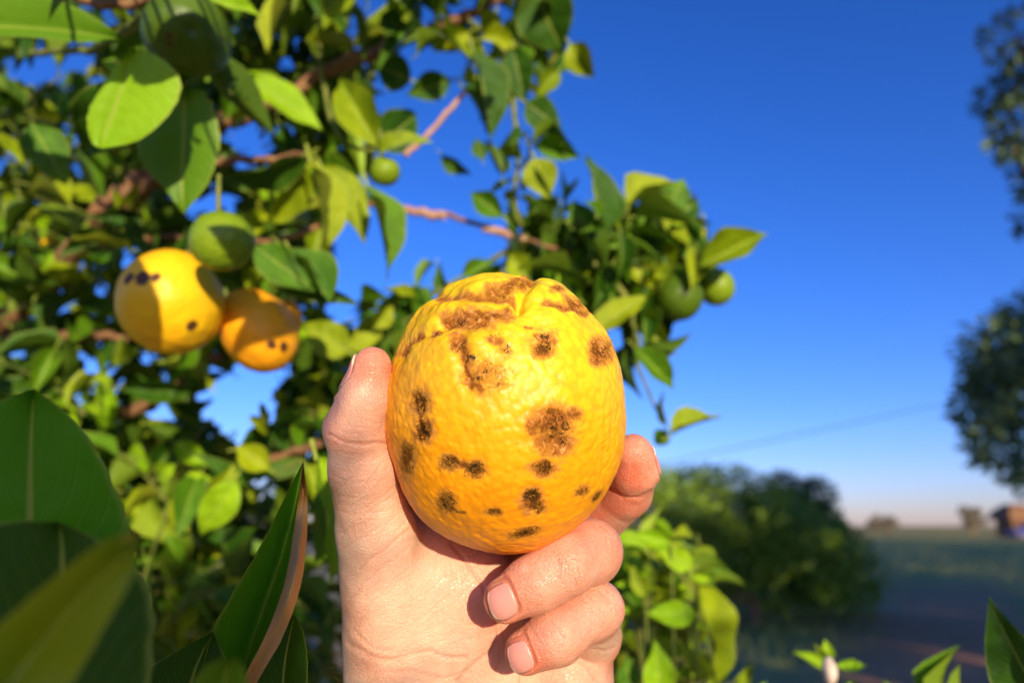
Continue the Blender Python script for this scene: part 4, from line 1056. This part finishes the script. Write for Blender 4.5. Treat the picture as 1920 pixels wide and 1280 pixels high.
BR.append(branch([(-200,650,.95),(0,642,.9),(90,632,.88),(170,626,.86),(240,640,.86)], .009, .004))
BR.append(branch([(-300,1000,1.2),(0,860,1.05),(150,795,.95),(270,765,.9),(330,735,.88),(350,680,.85),(420,668,.84)], .012, .005, n=28))
BR.append(branch([(560,360,.8),(640,372,.76),(740,391,.74),(800,398,.735),(860,408,.73),(930,432,.72),(985,450,.72),(1060,470,.72),(1160,500,.72),(1260,520,.71)], .0032, .0022, n=30))
BR.append(branch([(150,470,.85),(250,450,.8),(380,445,.75),(480,455,.7),(560,440,.7),(610,420,.7)], .005, .0025))
BR.append(branch([(240,395,.8),(300,330,.7),(420,300,.68),(500,300,.66),(575,290,.64)], .006, .0025))
BR.append(branch([(872,172,.66),(845,205,.66),(800,255,.655),(760,292,.65)], .0022, .0030, M_pink, 14))
BR.append(branch([(742,390,.728),(790,398,.725),(836,406,.722)], .0046, .0042, M_pink, 10))
BR.append(branch([(905,428,.712),(950,440,.712),(985,452,.712)], .0044, .0035, M_pink, 10))
BR.append(branch([(880,40,.8),(940,90,.75),(960,180,.73),(970,290,.71),(965,380,.71),(990,450,.72)], .003, .002, M_twig))
BR.append(branch([(1100,480,.71),(1180,570,.68),(1195,680,.7),(1240,790,.72)], .003, .0015, M_twig))
BR.append(branch([(985,450,.72),(900,500,.74),(800,560,.74),(720,610,.74),(650,650,.72)], .003, .002, M_twig))
BR.append(branch([(-380,1400,1.3),(-100,1250,1.1),(120,1080,.95),(330,960,.85),(470,880,.75),(600,830,.7)], .012, .004, n=28))
BR.append(branch([(330,-60,.55),(300,30,.53),(262,40,.51),(180,90,.6),(60,100,.7)], .004, .003, M_twig))
BR.append(branch([(-200,-100,.6),(60,-30,.52),(200,10,.5),(330,-6,.48)], .004, .003))
BR.append(branch([(640,-80,.8),(600,60,.76),(610,180,.7),(640,260,.66),(700,285,.64)], .003, .002, M_twig))
lowhub = P(150, 1900, .26)
low = spline([lowhub, P(-150, 1950, .5), P(-380, 1400, 1.3)], 16); LV, LF = tubes([low - ORG], [np.linspace(.003, .008, 16)], 8)
link('branch', mesh_np('branch', LV, LF), M_bark, TREE)
for b0 in NEAR_BASES: EXTRA_TWIGS.append(spline([b0, (b0 + lowhub) / 2 + [0, 0, -.01], lowhub], 8))
# trunk down to the ground, off the left edge
root = [ORG + [0, 0, -.1], ORG + [.02, .02, .35], ORG + [.10, -.02, .8], P(-420, 1000, 1.1)]
Vt, Ft = tubes([spline(np.array(root) - ORG, 14)], [np.linspace(.075, .03, 14)], 12)
link('trunk', mesh_np('trunk', Vt, Ft), M_bark, TREE)
for tgt, r0 in (((-300,1000,1.2), .02), ((-380,1400,1.3), .02), ((-200,650,.95), .014), ((-200,-100,.6), .01)):
    p1 = P(*tgt); s0 = ORG + [.08, -.01, .7]
    V, Fq = tubes([spline(np.array([s0, (s0 + p1) / 2 + [0, 0, .1], p1]) - ORG, 12)], [np.linspace(.03, r0 * .7, 12)], 8)
    link('branch', mesh_np('branch', V, Fq), M_bark, TREE)

# sprigs fill the crown: twig with alternating leaves
def sprig(start, direction, n, L, rg):
    """returns twig path and leaf specs"""
    dirn = unit(direction); side = unit(np.cross(dirn, rg.normal(size=3)))
    ln = L * n * .38; bend = rg.normal(size=3) * ln * .22
    path = np.array([start + dirn * ln * t + bend * t * t for t in np.linspace(0, 1, 6)])
    specs = []
    for i in range(n):
        t = (i + .6) / n; base = start + dirn * ln * t + bend * t * t
        ang = i * 2.4 + rg.uniform(-.4, .4)
        s = unit(math.cos(ang) * side + math.sin(ang) * np.cross(dirn, side))
        D = unit(dirn * rg.uniform(.3, .9) + s * rg.uniform(.6, 1.1) + np.array([0, 0, -.25]))
        N = unit(rg.normal(0, .55, 3) + np.array([0, 0, .55]) + .3 * dirn + SUN * .45); N = unit(N - (N @ D) * D)
        l = L * rg.uniform(.7, 1.2)
        specs.append((int(rg.integers(len(VAR))), np.cross(D, N), D, N, l * rg.uniform(.33, .46), l, base + D * l * .16))
    return path, specs
FILL = []        # (spec, tone, depth)
def fill(region, count, d0, d1, L, tones, rg, nleaf=(3, 7), sun_bias=None):
    made = 0; tries = 0
    while made < count and tries < count * 6:
        tries += 1
        u, v = region(rg); d = d0 + (d1 - d0) * rg.random()
        st = P(u, v, d)
        path, sp = sprig(st, rg.normal(size=3) + np.array([0.1, -.15, .1]), int(rg.integers(*nleaf)), L, rg)
        twig_paths.append(path); twig_r.append(np.linspace(.0022, .001, 6))
        tw_ok.append(list(sp))
        for s in sp: FILL.append((s, tones[int(rg.integers(len(tones)))], d)); made += 1
def keepout(p):
    """no filler leaf in the open-sky notch or in front of the fruit, hand and hand-placed leaves"""
    q = p - CAMP; z = q @ FWD
    if z < .2: return True
    u, v = 960 + F * (q @ RGT) / z, 640 - F * (q @ UPV) / z
    return u, v, z
def box_r(u0, u1, v0, v1): return lambda g: (g.uniform(u0, u1), g.uniform(v0, v1))
def ell_r(u, v, a, b_): 
    def f(g):
        while True:
            x, y = g.uniform(-1, 1, 2)
            if x * x + y * y < 1: return u + a * x, v + b_ * y
    return f
g1 = np.random.default_rng(77)
mixA = ['olive', 'green', 'dark', 'dark', 'green', 'lime', 'dark', 'olive', 'dark', 'green']
mixD = ['dark', 'dark', 'green', 'dark', 'olive', 'green']
fill(box_r(-60, 560, -40, 420), 760, .78, 1.5, .070, mixA, g1)
fill(box_r(-60, 620, 400, 900), 1050, .75, 1.5, .070, mixA, g1)
fill(box_r(-60, 640, 880, 1330), 800, .7, 1.4, .066, mixD, g1)
fill(box_r(-60, 640, 1000, 1400), 300, 1.0, 1.6, .075, mixD, g1)
fill(box_r(420, 900, -60, 110), 330, .72, 1.0, .064, mixA, g1)
fill(box_r(480, 720, 80, 330), 150, .74, 1.0, .062, mixA, g1)
fill(box_r(860, 1060, -50, 70), 60, .74, .9, .058, mixD, g1)
fill(ell_r(1040, 490, 110, 50), 150, .74, .88, .046, mixD + ['olive'], g1)
fill(ell_r(1180, 500, 120, 78), 400, .71, .88, .056, mixD + ['olive', 'green'], g1)
fill(ell_r(1225, 440, 70, 45), 110, .72, .84, .052, mixA, g1)
fill(ell_r(1200, 620, 40, 45), 40, .72, .82, .05, mixD, g1)
fill(ell_r(1000, 330, 55, 70), 22, .71, .80, .042, mixA, g1)
fill(ell_r(620, 740, 60, 120), 240, .75, 1.1, .062, mixA, g1)
fill(ell_r(720, 600, 60, 40), 50, .75, .9, .045, mixA, g1)
fill(box_r(-500, -60, -300, 1300), 260, .7, 1.6, .07, mixA, g1)
fill(box_r(-100, 1000, -520, -90), 300, .5, 1.15, .065, mixD, g1)
fill(box_r(0, 300, -160, -60), 8, .40, .50, .07, ['dark'], g1)
gaps = [  # u, v, ru, rv : windows of open sky
 (690,460,42,62),(760,420,30,60),(840,330,60,110),(900,440,50,40),(830,200,45,60),(560,250,0,0),(420,390,30,22),(170,690,42,22),(40,590,42,26),(440,760,70,60),(500,700,50,30),(640,560,40,38),
 (95,130,30,20),(145,115,24,20),(120,290,0,0),(1090,330,26,55),(1180,330,40,60),(870,480,60,30),(470,270,30,30),(430,250,26,34),(170,90,30,14),(30,130,22,22),(265,680,26,16),(300,760,22,14),
 (250,800,30,12),(520,330,24,40),(360,385,22,20),(200,255,18,10),(690,20,20,36),(800,40,18,24),(910,30,22,30),(540,110,22,30),(1290,620,0,0)]
def blocked(spec, rg):
    vi, A, D, N, Wr, L, base = spec
    for t in (0.2, .6, 1.0):
        k = keepout(base + D * L * t)
        if k is True: return True
        u, v, z = k
        for (a, b_, c, d_) in gaps:
            if c and ((u - a) / c) ** 2 + ((v - b_) / d_) ** 2 < 1: return True
        # right-hand silhouette of the tree
        if u > 640 and z < 1.7:
            if v < 120 and u > 1075: return True
            if 120 <= v < 250 and u > 1060: return True
            if 100 < v < 380 and 720 < u < 880: return True
            if 250 <= v < 330 and (u > 1110): return True
            if u > 1345: return True
            if v > 560 and u > 1270: return True
            if 330 < v < 400 and u > 1300: return True
            if v > 700 and u > 1180: return True
            if v < 500 and u < 950 and v > 400: return True
            if 640 < u < 700 and v > 350 and v < 540: return True
    return False
LIT = [(220,200,.47,.022),(190,250,.47,.02),(360,345,.50,.016),(360,585,.50,.020),(345,520,.50,.012),(400,560,.5,.015),(352,120,.46,.018),(425,80,.47,.01),(60,45,.42,.012),(670,200,.64,.030),(535,195,.64,.022),(1165,585,.66,.020),(1390,450,.66,.018),
       (700,430,.60,.022),(640,400,.6,.022),(470,660,.55,.018),(440,470,.44,.012),(1345,540,.70,.012),(590,960,.44,.02),(720,320,.6,.008),(1235,690,.66,.012)]
def shades_lit(s):
    c = s[6] + s[2] * s[5] * .5
    for u, v, d, r_ in LIT:
        q = c - P(u, v, d); k = q @ SUN
        if k > .01 and np.linalg.norm(q - k * SUN) < r_ + s[5] * .38: return True
    return False
FILL = [f for f in FILL if not blocked(f[0], g1) and not shades_lit(f[0])]
keep_tw = [i for i, sp_ in enumerate(tw_ok) if sum(blocked(x, g1) for x in sp_) == 0]
twig_paths = [twig_paths[i] for i in keep_tw]; twig_r = [twig_r[i] for i in keep_tw]
# the ones that show largest are objects of their own, the rest is one mass per tone
def score(f):
    s = f[0]; k = keepout(s[6]); 
    if k is True: return 0
    u, v, z = k; inside = (-40 < u < 1960) and (-40 < v < 1320)
    return (s[5] / z) * (1 if inside else .02)
FILL.sort(key=score, reverse=True)
n_single = max(0, 298 - _cnt['leaf'])
for s, tone, d in FILL[:n_single]:
    vi, A, D, N, Wr, L, base = s
    o = bpy.data.objects.new('leaf', VAR[vi][3]); COL.objects.link(o); o.parent = TREE
    if tone != 'green': o.material_slots[0].link = 'OBJECT'; o.material_slots[0].material = ML[tone]
    o.matrix_local = Matrix(((A[0] * Wr, D[0] * L, N[0] * L, base[0] - ORG[0]), (A[1] * Wr, D[1] * L, N[1] * L, base[1] - ORG[1]), (A[2] * Wr, D[2] * L, N[2] * L, base[2] - ORG[2]), (0, 0, 0, 1)))
rest = FILL[n_single:]
me = None
groups = {}
for s, tone, d in rest: groups.setdefault(tone, []).append(s)
Vs, Fs, Us, Ms, off = [], [], [], [], 0
for mi, (tone, sp) in enumerate(sorted(groups.items())):
    V_, F_, U_ = merged_leaves(sp); Vs.append(V_); Fs.append(F_ + off); Us.append(U_); Ms.append(np.full(len(F_), mi)); off += len(V_)
me = mesh_np('foliage', np.concatenate(Vs) - ORG, np.concatenate(Fs), True, np.concatenate(Us))
for tone in sorted(groups): me.materials.append(ML[tone])
me.polygons.foreach_set('material_index', np.concatenate(Ms).astype(np.int32)[:len(me.polygons)])
fo = bpy.data.objects.new('foliage', me); COL.objects.link(fo); fo.parent = TREE; tag(fo, kind='stuff')
twig_paths += EXTRA_TWIGS; twig_r += [np.linspace(.0012, .0025, len(p)) for p in EXTRA_TWIGS]
V, Fq = tubes([p - ORG for p in twig_paths], twig_r, 4)
tag(link('twigs', mesh_np('twigs', V, Fq), M_twig, TREE), kind='stuff')

# ------------------------------------------------------------------ fruit hanging in the tree
def hang_fruit(u, v, d, rp, mat, label, group, stretch=(1, 1, 1), rotz=0, spots=(), dimple=None, seed=0, cat='orange', name='orange_fruit', lump=1.0, stem_dir=(-.2, .0, 1)):
    V, Fc = ico(6); V = V.copy(); n0 = V.copy(); R = rp / F * d
    vd = unit(CAMP - P(u, v, d)); e1 = unit(np.cross(UPV, vd)); e1 = e1 if e1[0] > 0 else -e1; e2 = unit(UPV - (UPV @ vd) * vd)
    if dimple is not None: dimple = dimple[0] * e1 - dimple[1] * vd + dimple[2] * e2
    disp = .012 * wavy(V, 3.5, 12, seed) * lump + .004 * wavy(V, 16, 20, seed + 1)
    if dimple is not None:
        dd = V @ unit(dimple); disp -= .10 * np.exp(-((1 - dd) / .012)) ; disp -= .03 * np.exp(-((1 - dd) / .06))
    # flattened shoulder with hollow at the stem
    sdir = unit(stem_dir); sd_ = V @ sdir; disp -= .06 * np.exp(-((1 - sd_) / .03))
    scab = np.zeros(len(V))
    for (x, z, r_) in spots:      # in units of the radius, seen from the camera
        p = x * e1 + z * e2 + math.sqrt(max(0, 1 - x * x - z * z)) * vd
        scab = np.maximum(scab, np.clip(1.3 - np.linalg.norm(V - p, axis=1) / r_, 0, 1))
    Q = (V * (1 + disp[:, None] )) * R * np.array(stretch)
    c, s = math.cos(rotz), math.sin(rotz)       # roll in the picture plane
    Q = np.stack([Q[:, 0] * c - Q[:, 2] * s, Q[:, 1], Q[:, 0] * s + Q[:, 2] * c], 1)
    me = mesh_np(name, Q, Fc); attr(me, 'scab', scab)
    o = link(name, me, mat, loc=P(u, v, d)); tag(o, label, cat, group)
    s0 = sdir * R * np.array(stretch) * .93; s0 = np.array([s0[0] * c - s0[2] * s, s0[1], s0[0] * s + s0[2] * c])
    Vt, Ft = tubes([spline([s0, s0 + unit(s0) * .008, s0 + unit(s0) * .02 + [0, 0, .012]], 6)], [np.array([.0035, .0022, .0018, .0018, .0018, .0018])], 7)
    link('stalk', mesh_np('stalk', Vt, Ft), M_twig, o)
    return o
G1, G2 = 'ripe oranges hanging in the tree', 'unripe green oranges hanging in the tree'
hang_fruit(322, 566, .52, 99, M_ripe, 'round ripe orange hanging in the tree with a row of three dark specks', G1, (.93, 1, .99), spots=[(-.70,.40,.15),(-.45,.40,.18),(-.24,.42,.12),(.36,-.42,.14)], seed=60, stem_dir=(-.1, .5, 1))
hang_fruit(486, 620, .57, 83, M_ripe2, 'lopsided deep orange fruit hanging behind the round ripe orange', G1, (.80, .95, 1.04), rotz=.55, spots=[(-.05,-.45,.15),(.2,-.6,.17)], seed=66, lump=1.6, stem_dir=(-.5, .4, 1))
hang_fruit(540, 600, .59, 34, M_ripe2, 'small orange fruit showing at the right of the lopsided one', G1, (.7, 1, 1.25), seed=68)
hang_fruit(105, 455, .95, 30, M_ripe, 'blurred ripe orange deep in the leaves at the far left', G1, seed=70)
hang_fruit(352, 66, .485, 82, M_unripe, 'big unripe green orange at the top left with a dark dimple', G2, (.93, 1, .90), dimple=(.12, -1, .12), spots=[(-.38,-.14,.10),(-.36,-.30,.09),(.78,.04,.06)], seed=61, stem_dir=(-.6, .5, .6))
hang_fruit(417, 452, .47, 56, M_unripe2, 'mid-sized green orange overlapping the round ripe orange', G2, (1.05, 1, 1.0), spots=[(.2,-.5,.08)], seed=62)
hang_fruit(722, 322, .62, 28, M_unripe2, 'small green orange under the yellow leaves near the top centre', G2, (1, 1, .95), seed=63)
hang_fruit(1272, 556, .70, 46, M_unripe, 'shaded green orange at the right tip of the long branch', G2, (1, 1, .98), seed=64)
hang_fruit(1343, 538, .72, 34, M_unripe2, 'bright small green orange at the outer end of the long branch', G2, (1, 1, 1.05), seed=65)

# ------------------------------------------------------------------ low shoots at the bottom right
def shoot(name, label, org_uvd, count, region, d0, d1, L, tones, seed, cat='shoot', extra=(), group=None, vmin=0):
    rg = np.random.default_rng(seed)
    og = P(*org_uvd); og = np.array([og[0], og[1], 0.0])
    t = empty(name, og, label, cat, group)
    paths, rads = [], []; made = 0
    top = P(*org_uvd)
    while made < count:
        u, v = region(rg); d = rg.uniform(d0, d1); st = P(u, v, d)
        path, sp = sprig(st, np.array([rg.normal() * .5, rg.normal() * .3, 1.0]), int(rg.integers(3, 6)), L, rg)
        if (path[:, 2].max() > P(u, vmin, d)[2]): continue
        mid = (st + og) / 2 + rg.normal(0, .03, 3); mid[2] = st[2] * .6
        paths.append(spline([og + [0, 0, -.02], mid, st], 10) - og); rads.append(np.linspace(.004, .0013, 10))
        paths.append(path - og); rads.append(np.linspace(.0022, .001, 6))
        for s in sp:
            vi, A, D, N, Wr, L_, base = s
            tone = tones[int(rg.integers(len(tones)))]
            o = bpy.data.objects.new('leaf', VAR[vi][3]); COL.objects.link(o); o.parent = t
            if tone != 'green': o.material_slots[0].link = 'OBJECT'; o.material_slots[0].material = ML[tone]
            o.matrix_local = Matrix(((A[0] * Wr, D[0] * L_, N[0] * L_, base[0] - og[0]), (A[1] * Wr, D[1] * L_, N[1] * L_, base[1] - og[1]), (A[2] * Wr, D[2] * L_, N[2] * L_, base[2] - og[2]), (0, 0, 0, 1)))
            made += 1
    for (bu, bv, tu, tv, W, d, tone, lit) in extra:
        put_leaf(t, og, P(bu, bv, d), P(tu, tv, d), W / F * d, tone, bool(lit), HERO[1][3] if W > 40 else None, ratio=.46 if W >= 34 else .22)
        st = P(bu, bv, d); mid = (st + og) / 2; mid[2] = st[2] * .6
        paths.append(spline([og, mid, st], 10) - og); rads.append(np.linspace(.0035, .0012, 10))
    V, Fq = tubes(paths, rads, 5)
    tag(link('stems', mesh_np('stems', V, Fq), M_twig, t), kind='stuff')
    return t
shoot('citrus_shoot', 'sunlit lime-green citrus shoot rising beside the curled fingers', (1230, 1500, .8), 150, box_r(1150, 1335, 1075, 1330), .68, .90, .050, ['lime', 'lime', 'olive', 'green'], 91,
      extra=[(1305,1095,1375,1290,52,.66,'olive',1), (1258,1020,1178,1002,40,.66,'lime',1), (1300,1060,1230,1030,46,.66,'lime',1), (1380,1300,1414,1240,26,.66,'olive',1), (1240,1300,1228,1205,64,.62,'lime',1), (1305,1150,1210,1150,50,.64,'lime',1), (1320,1280,1290,1200,34,.64,'olive',1),
             (1290,1080,1343,1084,22,.66,'lime',1),(1180,1290,1175,1230,44,.64,'green',1),(1210,1120,1185,1060,34,.64,'olive',1)], vmin=1000)
t = shoot('budding_sprig', 'small yellow-green sprig with a pale bud at the bottom edge', (1555, 1500, .62), 0, None, .6, .6, .03, ['lime'], 92,
      extra=[(1548,1245,1492,1222,26,.60,'lime',1), (1562,1248,1628,1246,22,.60,'lime',1), (1552,1235,1548,1200,28,.62,'lime',1), (1552,1240,1525,1203,14,.62,'olive',1), (1570,1300,1610,1275,16,.6,'lime',1), (1400,1310,1440,1275,14,.62,'lime',1), (1690,1310,1660,1280,16,.62,'lime',1)])
Vb, Fb = ico(3)
og = np.array(t.location)
link('bud', mesh_np('bud', Vb * np.array([.0058, .0058, .0115]) * (1 + .06 * wavy(Vb, 4, 6, 1))[:, None] + P(1556, 1256, .565) - og, Fb), mat_simple('bud_petal', (.72, .62, .50), (.62, .46, .34), 120), t)
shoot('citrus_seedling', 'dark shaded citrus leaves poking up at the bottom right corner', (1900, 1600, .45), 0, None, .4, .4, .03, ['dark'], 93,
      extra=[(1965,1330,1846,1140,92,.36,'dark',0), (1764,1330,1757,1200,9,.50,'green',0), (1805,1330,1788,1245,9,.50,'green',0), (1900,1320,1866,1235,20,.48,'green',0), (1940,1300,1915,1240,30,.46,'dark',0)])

# unseen citrus spray added behind the camera to shade the nearest leaves
def shade_spray():
    rg = np.random.default_rng(95)
    og = np.array([.9, -2.2, 0]); t = empty('citrus_tree', og, 'unseen citrus spray added behind the camera to shade the near leaves', 'tree', 'shade sprays added behind the camera')
    specs, paths, rads = [], [], []
    tgt = []
    for _ in range(260):
        u = rg.uniform(-200, 600); v = rg.uniform(800, 1700); d = rg.uniform(.14, .22)
        if v < 890 + .10 * u: continue
        if u > 600: continue
        tgt.append(P(u, v, d))
    for _ in range(40): tgt.append(P(rg.uniform(1850, 1980), rg.uniform(1130, 1340), .36))
    for p in tgt:
        c = p + SUN * rg.uniform(1.2, 1.5)
        path, sp = sprig(c, rg.normal(size=3), 3, .055, rg); specs += sp
        paths.append(path - og); rads.append(np.linspace(.0022, .001, 6))
    def off_hand(s):
        for t_ in (0, .5, 1.0):
            p = s[6] + s[2] * s[5] * t_
            for z in (.205, .25, .30):
                k = ((p - CAMP) @ FWD - z) / (SUN @ FWD); q = p - SUN * k - CAMP
                u = 960 + F * (q @ RGT) / z; v = 640 - F * (q @ UPV) / z
                if 560 < u < 1270 and v > 480: return False
            for z in (.6, .7, .82):
                k = ((p - CAMP) @ FWD - z) / (SUN @ FWD); q = p - SUN * k - CAMP
                u = 960 + F * (q @ RGT) / z; v = 640 - F * (q @ UPV) / z
                if 1100 < u < 1680 and v > 920: return False
        return True
    specs = [s for s in specs if off_hand(s)]
    hub = np.mean([s[6] for s in specs], axis=0)
    paths.append(spline(np.array([og + [0, 0, -.05], og + [-.05, .1, .9], hub]) - og, 16)); rads.append(np.linspace(.05, .01, 16))
    V_, F_, U_ = merged_leaves(specs)
    link('crown', mesh_np('crown', V_ - og, F_, True, U_), ML['dark'], t)
    V, Fq = tubes(paths, rads, 5); link('trunk', mesh_np('trunk', V, Fq), M_bark, t)
shade_spray()
